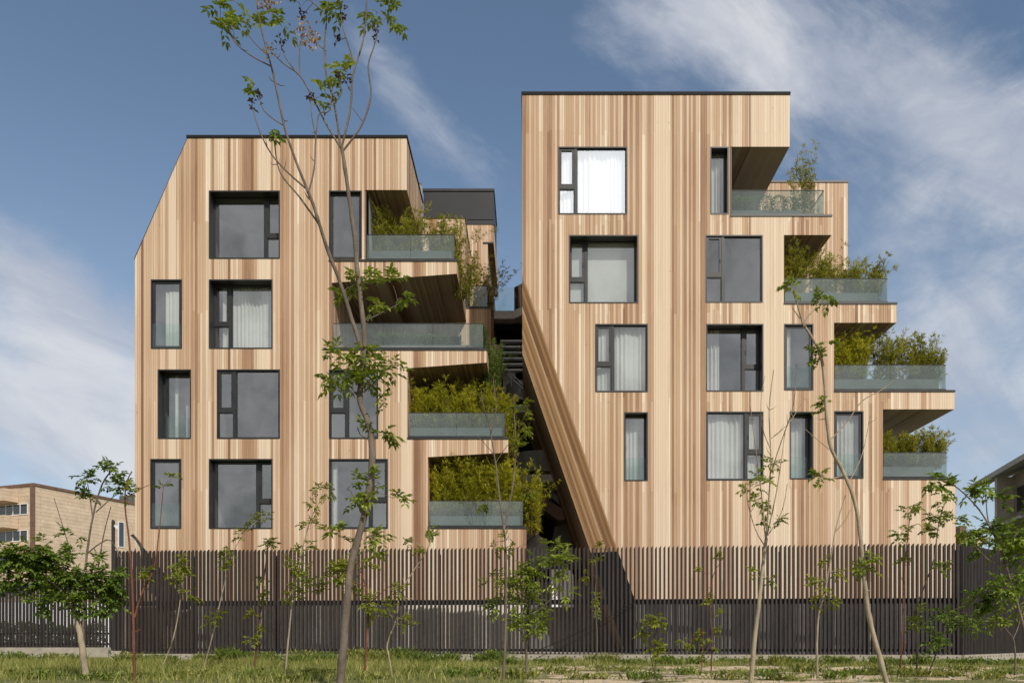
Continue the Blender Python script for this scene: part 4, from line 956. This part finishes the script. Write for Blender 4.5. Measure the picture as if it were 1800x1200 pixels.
tree('slender_tree', 'tall bare-topped sapling forking beside the yellow balcony shrubs', 14, [
    ([(885, 1194), (888, 1120), (890, 1030), (888, 950), (879, 880), (872, 820), (864, 770), (861, 745)], 4.2, 1.8), ([(886, 930), (897, 880), (905, 820), (906, 760), (903, 715), (905, 690)], 2.6, 1.1), ([(861, 748), (850, 715), (845, 680)], 1.6, .8), ([(862, 755), (872, 720), (866, 660)], 1.6, .8), ([(870, 800), (848, 775), (838, 765)], 1.3, .7), ([(872, 812), (890, 785), (900, 778)], 1.3, .7), ([(887, 985), (905, 965), (925, 955)], 1.4, .8)],
    [(916, 745, 10, 18, 10), (908, 720, 8, 14, 6), (918, 700, 8, 10, 4), (915, 780, 8, 16, 6), (860, 960, 14, 6, 4), (900, 950, 14, 12, 6), (855, 880, 10, 8, 3), (930, 860, 10, 10, 4)], 'bark', 'leafy', .15, .04, 13, twigs=1.5)
tree('bushy_tree', 'bushy small tree with layered olive leaves before the foot of the gap', 14.5, [
    ([(924, 1191), (926, 1140), (928, 1100), (922, 1060), (930, 1020), (948, 985)], 3.8, 1.6), ([(927, 1105), (900, 1080), (880, 1040)], 2, 1), ([(926, 1090), (960, 1060), (985, 1040)], 2, 1), ([(925, 1050), (900, 1030), (885, 1010)], 1.6, .8), ([(930, 1020), (960, 1000), (990, 1000)], 1.6, .8)],
    [(975, 965, 16, 14, 12), (985, 990, 22, 14, 16), (950, 985, 22, 12, 14), (925, 1010, 24, 14, 18), (900, 1030, 24, 14, 18), (955, 1020, 26, 14, 18), (985, 1030, 18, 14, 10), (885, 1060, 22, 14, 15), (925, 1060, 26, 16, 20), (950, 1085, 24, 14, 14), (915, 1100, 22, 12, 12), (890, 1090, 20, 14, 10), (870, 1010, 12, 18, 7), (945, 1110, 16, 10, 6)], 'bark', 'leaf', .2, .046, 14, dens=1.7)
tree('sapling', 'slim leafy shoot in front of the slanted timber foot right of the gap', 19, [([(1048, 1176), (1050, 1120), (1046, 1060), (1048, 1000), (1042, 965)], 1.6, .8)], [(1046, 962, 6, 8, 4), (1052, 985, 10, 10, 6), (1034, 1010, 10, 10, 5), (1045, 1045, 12, 12, 7), (1050, 1070, 8, 8, 4)], 'bark', 'leafy', .16, .045, 15)
tree('sapling', 'tiny two-tiered bright green plant alone in front of the fence', 15, [([(1150, 1190), (1153, 1150), (1152, 1120), (1158, 1090)], 1.5, .8), ([(1152, 1190), (1143, 1150)], 1.2, .6)], [(1155, 1090, 20, 10, 14), (1150, 1105, 20, 8, 8), (1142, 1140, 16, 12, 12), (1165, 1148, 14, 6, 5)], 'twig', 'leafy', .16, .045, 16)
tree('sapling', 'red-stemmed young plant with scattered yellow-green leaves in the middle right of the fence', 18, [([(1250, 1180), (1252, 1120), (1248, 1060), (1254, 1010), (1275, 975)], 2, .8), ([(1232, 1180), (1236, 1120), (1234, 1105)], 1.8, .9)], [(1270, 980, 10, 8, 4), (1240, 1008, 10, 8, 4), (1258, 1050, 10, 10, 5), (1245, 1065, 12, 8, 5), (1265, 1080, 10, 12, 6), (1235, 1115, 10, 12, 7), (1210, 1125, 12, 16, 8), (1245, 1140, 14, 14, 9), (1265, 1110, 8, 8, 4)], 'barkr', 'leafy', .15, .042, 17, twigs=.5)
tree('slender_tree', 'pale-stemmed tree with a fan of upright bare twigs before the right block', 13.5, [
    ([(1320, 1200), (1326, 1130), (1335, 1050), (1342, 985), (1347, 945)], 6.5, 4.2), ([(1346, 950), (1340, 880), (1330, 800), (1322, 740), (1318, 700)], 2.2, .8), ([(1347, 945), (1352, 870), (1355, 800), (1352, 720), (1360, 650)], 2.6, .9), ([(1347, 945), (1362, 880), (1372, 820), (1380, 760)], 2.2, .8), ([(1352, 840), (1372, 780), (1395, 710), (1400, 640)], 1.8, .7),
    ([(1345, 960), (1328, 930), (1316, 890), (1310, 850)], 1.8, .8), ([(1350, 940), (1374, 900), (1384, 850)], 1.8, .8), ([(1355, 790), (1340, 750), (1338, 700), (1345, 660)], 1.5, .6), ([(1356, 770), (1385, 745), (1415, 700)], 1.4, .6)],
    [(1355, 815, 12, 10, 7), (1332, 835, 8, 10, 4), (1318, 865, 10, 12, 6), (1330, 885, 12, 12, 7), (1358, 850, 12, 10, 6), (1350, 890, 10, 12, 5), (1365, 905, 10, 10, 5), (1340, 915, 12, 10, 5), (1320, 1010, 8, 6, 3), (1362, 1015, 8, 6, 3)], 'barkp', 'leaf', .14, .042, 18, twigs=1.6)
tree('sapling', 'thin sapling with a leafy middle standing left of the curved trunk', 15, [
    ([(1437, 1190), (1436, 1130), (1440, 1075), (1450, 1040), (1462, 970), (1470, 925), (1486, 870)], 3.2, 1.0), ([(1468, 935), (1485, 915), (1495, 895)], 1.2, .6)], [(1440, 1020, 14, 18, 10), (1450, 1045, 12, 12, 7), (1480, 1005, 14, 10, 5), (1440, 1060, 12, 14, 6), (1448, 1000, 8, 12, 4)], 'barkp', 'leafy', .16, .042, 19, twigs=.8)
tree('curved_tree', 'long curved grey trunk sweeping up left before the right block balconies', 12.5, [
    ([(1560, 1204), (1545, 1150), (1528, 1085), (1520, 1020), (1514, 960), (1508, 905), (1496, 860), (1475, 815), (1460, 785), (1453, 735), (1450, 680), (1443, 625), (1425, 590), (1411, 568)], 6.8, 3.2), ([(1411, 568), (1403, 540), (1395, 515)], 2.6, 1.2), ([(1412, 566), (1430, 545), (1445, 525)], 2.4, 1.2),
    ([(1458, 775), (1490, 740), (1515, 705), (1550, 685), (1575, 665)], 2.0, .8), ([(1492, 848), (1515, 800), (1530, 730)], 1.6, .7), ([(1482, 835), (1455, 842), (1440, 832)], 2.2, 1.2), ([(1447, 640), (1440, 620), (1446, 600)], 2, 1), ([(1406, 560), (1392, 540)], 1.4, .8), ([(1458, 790), (1400, 740), (1390, 720)], 1.1, .6)],
    [(1393, 503, 12, 10, 6), (1445, 524, 18, 10, 9), (1446, 602, 12, 10, 6), (1440, 625, 10, 8, 4), (1452, 715, 12, 10, 6), (1440, 830, 14, 10, 8), (1515, 1005, 18, 12, 10), (1520, 990, 12, 8, 5)], 'barkp', 'leaf', .15, .055, 20, knobs=.35, twigs=1.2)
tree('red_stemmed_tree', 'thin red-stemmed sapling with a leafy top at the right end of the right block', 15, [([(1582, 1190), (1586, 1120), (1588, 1040), (1592, 980), (1598, 920), (1602, 900)], 2.4, 1.1), ([(1596, 935), (1612, 920), (1625, 930)], 1.2, .7)], [(1602, 895, 14, 12, 10), (1590, 930, 14, 12, 8), (1622, 932, 16, 8, 8), (1600, 992, 14, 8, 6)], 'barkr', 'leaf', .17, .05, 21, twigs=.5)
tree('sapling', 'grey sapling with curling leaves beside the red-stemmed one near the right corner', 15.5, [([(1611, 1188), (1612, 1130), (1607, 1080), (1625, 1030), (1642, 980), (1650, 920), (1662, 880)], 2.6, 1.1), ([(1650, 925), (1668, 905), (1675, 895)], 1.3, .7)], [(1660, 872, 16, 10, 10), (1650, 905, 12, 14, 8), (1676, 905, 12, 14, 9), (1640, 995, 22, 8, 8), (1605, 1075, 16, 12, 8), (1612, 1100, 14, 10, 6)], 'bark', 'leaf', .17, .05, 22, twigs=.6)
tree('arching_tree', 'tree arching from the right edge with sprays of feathery leaves', 14, [
    ([(1812, 1160), (1802, 1110), (1788, 1060), (1770, 1000), (1752, 950), (1728, 905), (1700, 872), (1672, 850), (1645, 842)], 4.2, 1.4), ([(1740, 930), (1735, 900), (1732, 860)], 2, 1), ([(1760, 970), (1785, 940), (1805, 920)], 2, 1), ([(1765, 990), (1740, 985), (1715, 960)], 1.6, .8), ([(1780, 1040), (1750, 1050), (1720, 1060)], 1.5, .8)],
    [(1642, 842, 14, 12, 6), (1650, 855, 12, 12, 5), (1725, 865, 26, 8, 14), (1745, 880, 14, 12, 6), (1765, 940, 28, 14, 18), (1745, 950, 20, 14, 12), (1795, 905, 20, 14, 12), (1790, 975, 24, 16, 16), (1730, 925, 14, 10, 6), (1700, 930, 14, 8, 5), (1775, 1030, 26, 16, 16), (1800, 1010, 18, 18, 12), (1740, 1040, 26, 12, 12), (1760, 1065, 24, 10, 10), (1710, 1050, 18, 10, 8)], 'bark', 'leafd', .24, .06, 23)
tree('sapling', 'small grey sapling with a forked stem at the far right', 16, [([(1785, 1186), (1784, 1140), (1780, 1120), (1768, 1105), (1760, 1090)], 2.8, 1.2), ([(1781, 1122), (1790, 1100), (1796, 1070)], 1.6, .8)], [(1760, 1085, 16, 10, 8), (1796, 1065, 14, 14, 9), (1775, 1095, 14, 8, 5)], 'bark', 'leaf', .18, .05, 24)
tree('low_shrub', 'low drooping shrub with dark leaves before the right fence corner', 17, [([(1632, 1182), (1645, 1150), (1655, 1110), (1668, 1080)], 2.0, 1.0), ([(1660, 1095), (1690, 1075), (1715, 1090)], 1.5, .7)], [(1668, 1075, 22, 10, 14), (1695, 1090, 24, 10, 14), (1650, 1100, 14, 8, 6), (1650, 1125, 18, 14, 10), (1720, 1105, 16, 8, 7), (1670, 1110, 20, 10, 8)], 'twig', 'leafd', .22, .05, 25, cat='shrub', group=None)
tree('tall_shrub', 'rust-stemmed shrub with yellowing leaves inside the right fence corner', 31.5, [([(1712, 1140), (1710, 1060), (1706, 1000), (1700, 960), (1712, 930)], 2.6, 1.2), ([(1708, 1020), (1690, 990), (1682, 960)], 1.6, .8), ([(1706, 1000), (1735, 970), (1740, 940)], 1.6, .8)], [(1710, 940, 24, 14, 24), (1690, 965, 16, 14, 14), (1735, 960, 20, 14, 16), (1720, 990, 22, 16, 18), (1700, 1000, 18, 14, 12), (1760, 965, 20, 18, 18), (1750, 1000, 20, 18, 14)], 'barkr', 'leafy', .3, .08, 26, cat='shrub', group=None)

# hedge seen through the far-left fence
roundhedge('clipped_hedge', 'dark clipped hedge behind the far left fence', X(-240, 39), X(178, 39), 0.0, Z(1092, 39), 9.0, .5, M['leafd'], 16000, 31, 'hedge', None, .14)

# ---------------------------------------------------------------- grass and weeds
r = random.Random(99); g = MB(); gm = M['grass']
for i in range(120000):
    d = 10.5 + 16.3 * math.sqrt(r.random()); half = 16 * d / 25 + 0.6; x = r.uniform(-half, half * .97) ; y = d - D
    if (x - FL[0]) * (FRt[1] - FL[1]) - (y - FL[1]) * (FRt[0] - FL[0]) < 0 and x > FL[0]: continue
    fy = FL[1] + (FRt[1] - FL[1]) * (x - FL[0]) / (FRt[0] - FL[0])
    if y > fy - 0.16: continue
    s = sandf(x, y); n = noise.noise(Vector((x * .9, y * .9, 2)))
    if r.random() < s * 2.1 or r.random() > .55 + n * 1.1: continue
    ppx = VX + F * x / d
    h = r.uniform(.05, .16) * (1 + 1.3 * max(0, n)) * (1.5 if ppx < 800 else 1.0); b = Vector((x, y, gz(x, y) - .01))
    a = r.uniform(0, 6.28); w = .006 + .005 * r.random(); ln = Vector((r.gauss(0, .5), r.gauss(0, .5), 1)).normalized()
    e = b + ln * h; s_ = Vector((math.cos(a), math.sin(a), 0)) * w
    dry = r.random() < .22
    g.face([b - s_, b + s_, e], gm, min(1, max(0, (.85 if dry else .38) + r.gauss(0, .15) + n * .25)))
o = g.build('grass', None, loc=(0, -14, GZ)); tag(o, kind='stuff')
def weed(i, ppx, d, h, n, wd, lf):
    rr = random.Random(i); x = X(ppx, d); y = d - D; mb = MB()
    root = thing('weed_clump', 'leafy green weed clump growing on the rough lot in front of the fence', 'weed', (x, y, gz(x, y)), 'weed clumps on the lot')
    for k in range(n):
        q = Vector((x + rr.gauss(0, wd * .35), y + rr.gauss(0, .12), gz(x, y))); a = rr.uniform(0, 6.28); tl = rr.uniform(.25, .9)
        dv = Vector((math.cos(a) * tl, math.sin(a) * tl, rr.uniform(.5, 1.2))).normalized()
        leaf(mb, q, dv, Vector((0, 0, 1)), h * rr.uniform(.5, 1.15), .035 * rr.uniform(.5, 1.3), lf, min(1, max(0, rr.gauss(.45, .2))))
        q2 = q + dv * h * rr.uniform(.3, .8); leaf(mb, q2, (dv + rv(rr, .9)).normalized(), Vector((0, 0, 1)), .1, .045, lf, min(1, max(0, rr.gauss(.5, .2))))
    mb.build('leaves', root)
i = 0
for ppx in [12, 40, 95, 130, 225, 262, 300, 352, 400, 430, 470, 520, 548, 575, 620, 660, 705, 740, 790, 842, 868, 900, 960, 985, 1048, 1075, 1110, 1165, 1190, 1225, 1262, 1300, 1345, 1372, 1410, 1455, 1490, 1535, 1580, 1625, 1665, 1690, 1720, 1752, 1785]:
    i += 1; rr = random.Random(i * 7)
    base = 27.6 + (25.6 - 27.6) * (ppx - 203) / 1487
    dense = 1.3 if 380 < ppx < 760 else 1.0
    if ppx < 880: dense *= 1.35
    weed(i, ppx + rr.uniform(-8, 8), min(26.2, base - rr.uniform(.4, 3.4)), rr.uniform(.16, .36) * dense, int(rr.uniform(60, 130) * dense), rr.uniform(.35, .8), M['weed'] if rr.random() < .75 else M['grass'])

for ppx, d in [(905, 14.5), (985, 16), (1035, 15), (1090, 18), (1130, 14), (1205, 16.5), (1280, 14.5), (1345, 16), (1375, 14.2), (1420, 17), (1465, 14.6), (1500, 16.2), (1545, 18), (1600, 14.8), (1665, 15.5), (1700, 17.5), (1740, 14.6), (1770, 16.4), (25, 16), (70, 14.4), (180, 14), (255, 15), (330, 14.5), (395, 17), (440, 15), (520, 14.2), (560, 16), (655, 14.4), (735, 16), (800, 15), (845, 17)]:
    i += 1; rr = random.Random(i * 7); weed(i, ppx, d, rr.uniform(.10, .22), rr.randint(50, 100), rr.uniform(.4, .8), M['grass'] if rr.random() < .6 else M['weed'])
# stones on the sandy patches
st = MB()
r = random.Random(5)
for i in range(420):
    d = r.uniform(13, 22); x = r.uniform(-1, 10.5); y = d - D
    if sandf(x, y) < .35: continue
    c = Vector((x, y, gz(x, y))); s = r.uniform(.012, .04)
    v8 = [c + Vector((sx * s * r.uniform(.6, 1.2), sy * s * r.uniform(.6, 1.2), sz * s * .7 * r.uniform(.5, 1.1))) for sz in (-.3, 1) for sx, sy in ((-1, -1), (1, -1), (1, 1), (-1, 1))]
    st.hexa(v8, M['plinth'] if r.random() < .6 else M['soil'])
o = st.build('pebbles', None, loc=(4, -13, GZ)); tag(o, kind='stuff')

# ================================================================ LIGHT, SKY, CAMERA
SUN_AZ, SUN_EL = 27.0, 41.0                       # azimuth to the right of straight behind the camera
w = bpy.data.worlds.new('World'); SC.world = w; w.use_nodes = True
nt = w.node_tree; nt.nodes.clear(); b = NB(nt)
sky = b.n('ShaderNodeTexSky', sky_type='NISHITA'); sky.sun_disc = False
sky.sun_elevation = R(SUN_EL); sky.sun_rotation = R(180 - SUN_AZ); sky.altitude = 1400; sky.air_density = 1.0; sky.dust_density = 0.6; sky.ozone_density = 2.0
dirv = b.n('ShaderNodeTexCoord').outputs['Generated']
dx, dy, dz = b.sep(dirv)
# clouds in the northern half of the sky, laid out by compass direction and height
ny = b.m('MAXIMUM', dy, 0.12)
gx = b.m('DIVIDE', dx, ny); gy = b.m('DIVIDE', dz, ny)
def blob(px_, py_, rx, ry, ang, wt):
    cx, cy = (px_ - VX) / F, (VY - py_) / F; ca, sa = math.cos(R(ang)), math.sin(R(ang))
    u = b.m('SUBTRACT', gx, cx); v = b.m('SUBTRACT', gy, cy)
    a = b.m('DIVIDE', b.m('ADD', b.m('MULTIPLY', u, ca), b.m('MULTIPLY', v, sa)), rx / F)
    c = b.m('DIVIDE', b.m('SUBTRACT', b.m('MULTIPLY', v, ca), b.m('MULTIPLY', u, sa)), ry / F)
    e = b.m('ADD', b.m('MULTIPLY', a, a), b.m('MULTIPLY', c, c))
    return b.m('MULTIPLY', b.m('EXPONENT', b.m('MULTIPLY', e, -1.0)), wt)
BL = [(1230, 60, 260, 90, -22, .55), (1520, 130, 330, 110, -25, .62), (1760, 250, 240, 120, -40, .62), (1300, 10, 200, 60, -10, .35), (1640, 420, 160, 90, 35, .30), (1720, 560, 240, 100, 35, .62), (1500, 640, 300, 120, 20, .3),
      (1760, 720, 200, 140, 0, .5), (750, 220, 170, 60, -42, .62), (690, 120, 140, 60, -50, .38), (60, 480, 210, 80, -38, .8), (130, 600, 260, 130, -30, .62), (30, 720, 280, 130, 0, .6), (180, 800, 300, 90, 0, .5), (860, 430, 90, 80, -60, .16), (120, 130, 330, 170, 0, -.55), (430, 250, 260, 160, 0, -.4), (880, 120, 130, 110, 0, -.4)]
cov = None
for k in BL:
    v = blob(*k); cov = v if cov is None else b.m('ADD', cov, v)
# streaky cirrus noise running down to the right
ca, sa = math.cos(R(-35)), math.sin(R(-35))
s1 = b.m('ADD', b.m('MULTIPLY', gx, ca), b.m('MULTIPLY', gy, sa)); s2 = b.m('SUBTRACT', b.m('MULTIPLY', gy, ca), b.m('MULTIPLY', gx, sa))
nA = b.noise(b.comb(b.m('MULTIPLY', s1, 1.6), b.m('MULTIPLY', s2, 4.0), 1.7), 1.7, 9, 0.58, 0.7)
nB = b.noise(b.comb(b.m('MULTIPLY', s1, 3.0), b.m('MULTIPLY', s2, 5.0), 7.1), 4.0, 6, 0.6, 0.5)
def streak(ang, zo):
    ca, sa = math.cos(R(ang)), math.sin(R(ang))
    t1 = b.m('ADD', b.m('MULTIPLY', gx, ca), b.m('MULTIPLY', gy, sa)); t2 = b.m('SUBTRACT', b.m('MULTIPLY', gy, ca), b.m('MULTIPLY', gx, sa))
    a_ = b.noise(b.comb(b.m('MULTIPLY', t1, 1.5), b.m('MULTIPLY', t2, 3.4), zo), 1.9, 10, 0.6, 0.45)
    c_ = b.noise(b.comb(b.m('MULTIPLY', t1, 4.0), b.m('MULTIPLY', t2, 6.5), zo + 3), 3.2, 8, 0.62, 0.35)
    return b.m('ADD', b.m('MULTIPLY', a_, 0.66), b.m('MULTIPLY', c_, 0.34))
east = b.smooth(b.m('SUBTRACT', gx, b.m('MULTIPLY', gy, 0.35)), 0.12, 0.36)
nW, nE = streak(-33, 1.7), streak(30, 5.2)
nn = b.m('ADD', b.m('MULTIPLY', nW, b.m('SUBTRACT', 1.0, east)), b.m('MULTIPLY', nE, east))
dens = b.smooth(b.m('ADD', b.m('MULTIPLY', cov, 0.75), b.m('MULTIPLY', b.m('SUBTRACT', nn, 0.5), 2.1)), 0.0, 0.85)
north = b.smooth(dy, 0.02, 0.2); dens = b.m('MULTIPLY', dens, north)
# thicker grey cloud deck in the southern half (behind the photographer), bright near the sun
nS = b.noise(dirv, 2.6, 6, 0.55, 0.4)
dS = b.m('MULTIPLY', b.smooth(nS, 0.14, 0.36), b.smooth(b.m('MULTIPLY', dy, -1.0), 0.0, 0.35))
haze = b.m('SUBTRACT', 1.0, b.smooth(dz, 0.0, 0.56)); hz = b.m('MULTIPLY', haze, 0.5)
base = b.mix(1.0, sky.outputs[0], (1.36, 1.28, 1.13, 1), 'MULTIPLY')
base = b.mix(hz, base, (3.6, 4.1, 4.8, 1))
cN = b.mix(b.smooth(nA, .35, .7), (3.7, 4.1, 5.0, 1), (6.3, 6.4, 6.7, 1))
col = b.mix(b.m('MULTIPLY', dens, 0.9), base, cN)
cS = b.mix(b.smooth(b.m('ADD', b.m('MULTIPLY', b.noise(dirv, 5.5, 5, .6, .6), .5), b.m('MULTIPLY', b.noise(dirv, 15.0, 6, .6, .5), .5)), .36, .64), (2.5, 2.5, 2.45, 1), (6.2, 6.1, 5.9, 1))
col = b.mix(b.m('MULTIPLY', dS, 0.9), col, cS)
# bright cloud head added behind the camera for the topmost window to mirror
hd = Vector((math.sin(R(4.6)) * math.cos(R(29.2)), -math.cos(R(4.6)) * math.cos(R(29.2)), math.sin(R(29.2))))
dt = b.n('ShaderNodeVectorMath', operation='DOT_PRODUCT'); b.set(dt.inputs[0], dirv); dt.inputs[1].default_value = hd
hm = b.smooth(b.m('ADD', dt.outputs['Value'], b.m('MULTIPLY', b.m('SUBTRACT', nS, .5), .002)), math.cos(R(3.4)), math.cos(R(2.2)))
col = b.mix(hm, col, (20, 20, 20.4, 1))
bg = b.n('ShaderNodeBackground'); b.set(bg.inputs[0], col); bg.inputs[1].default_value = 0.115
wo = b.n('ShaderNodeOutputWorld'); nt.links.new(bg.outputs[0], wo.inputs[0])

sd = bpy.data.lights.new('sun', 'SUN'); sd.energy = 3.9; sd.angle = R(0.5); sd.color = (1.0, 0.93, 0.83)
so = bpy.data.objects.new('sun', sd); COL.objects.link(so)
tos = Vector((math.sin(R(SUN_AZ)) * math.cos(R(SUN_EL)), -math.cos(R(SUN_AZ)) * math.cos(R(SUN_EL)), math.sin(R(SUN_EL))))
so.rotation_euler = tos.to_track_quat('Z', 'Y').to_euler(); so.location = tos * 60

cd = bpy.data.cameras.new('camera'); cam = bpy.data.objects.new('camera', cd); COL.objects.link(cam)
cam.location = (0, -D, CZ); cam.rotation_euler = (R(90), 0, 0)
cd.sensor_width = 36; cd.lens = F / 1800 * 36; cd.shift_x = (900 - VX) / 1800; cd.shift_y = (VY - 600) / 1800
cd.clip_start = 0.1; cd.clip_end = 3000
SC.camera = cam
SC.view_settings.view_transform = 'Standard'; SC.view_settings.look = 'None'; SC.view_settings.exposure = 0; SC.view_settings.gamma = 1
SC.cycles.max_bounces = 8; SC.cycles.transparent_max_bounces = 16; SC.cycles.sample_clamp_indirect = 6
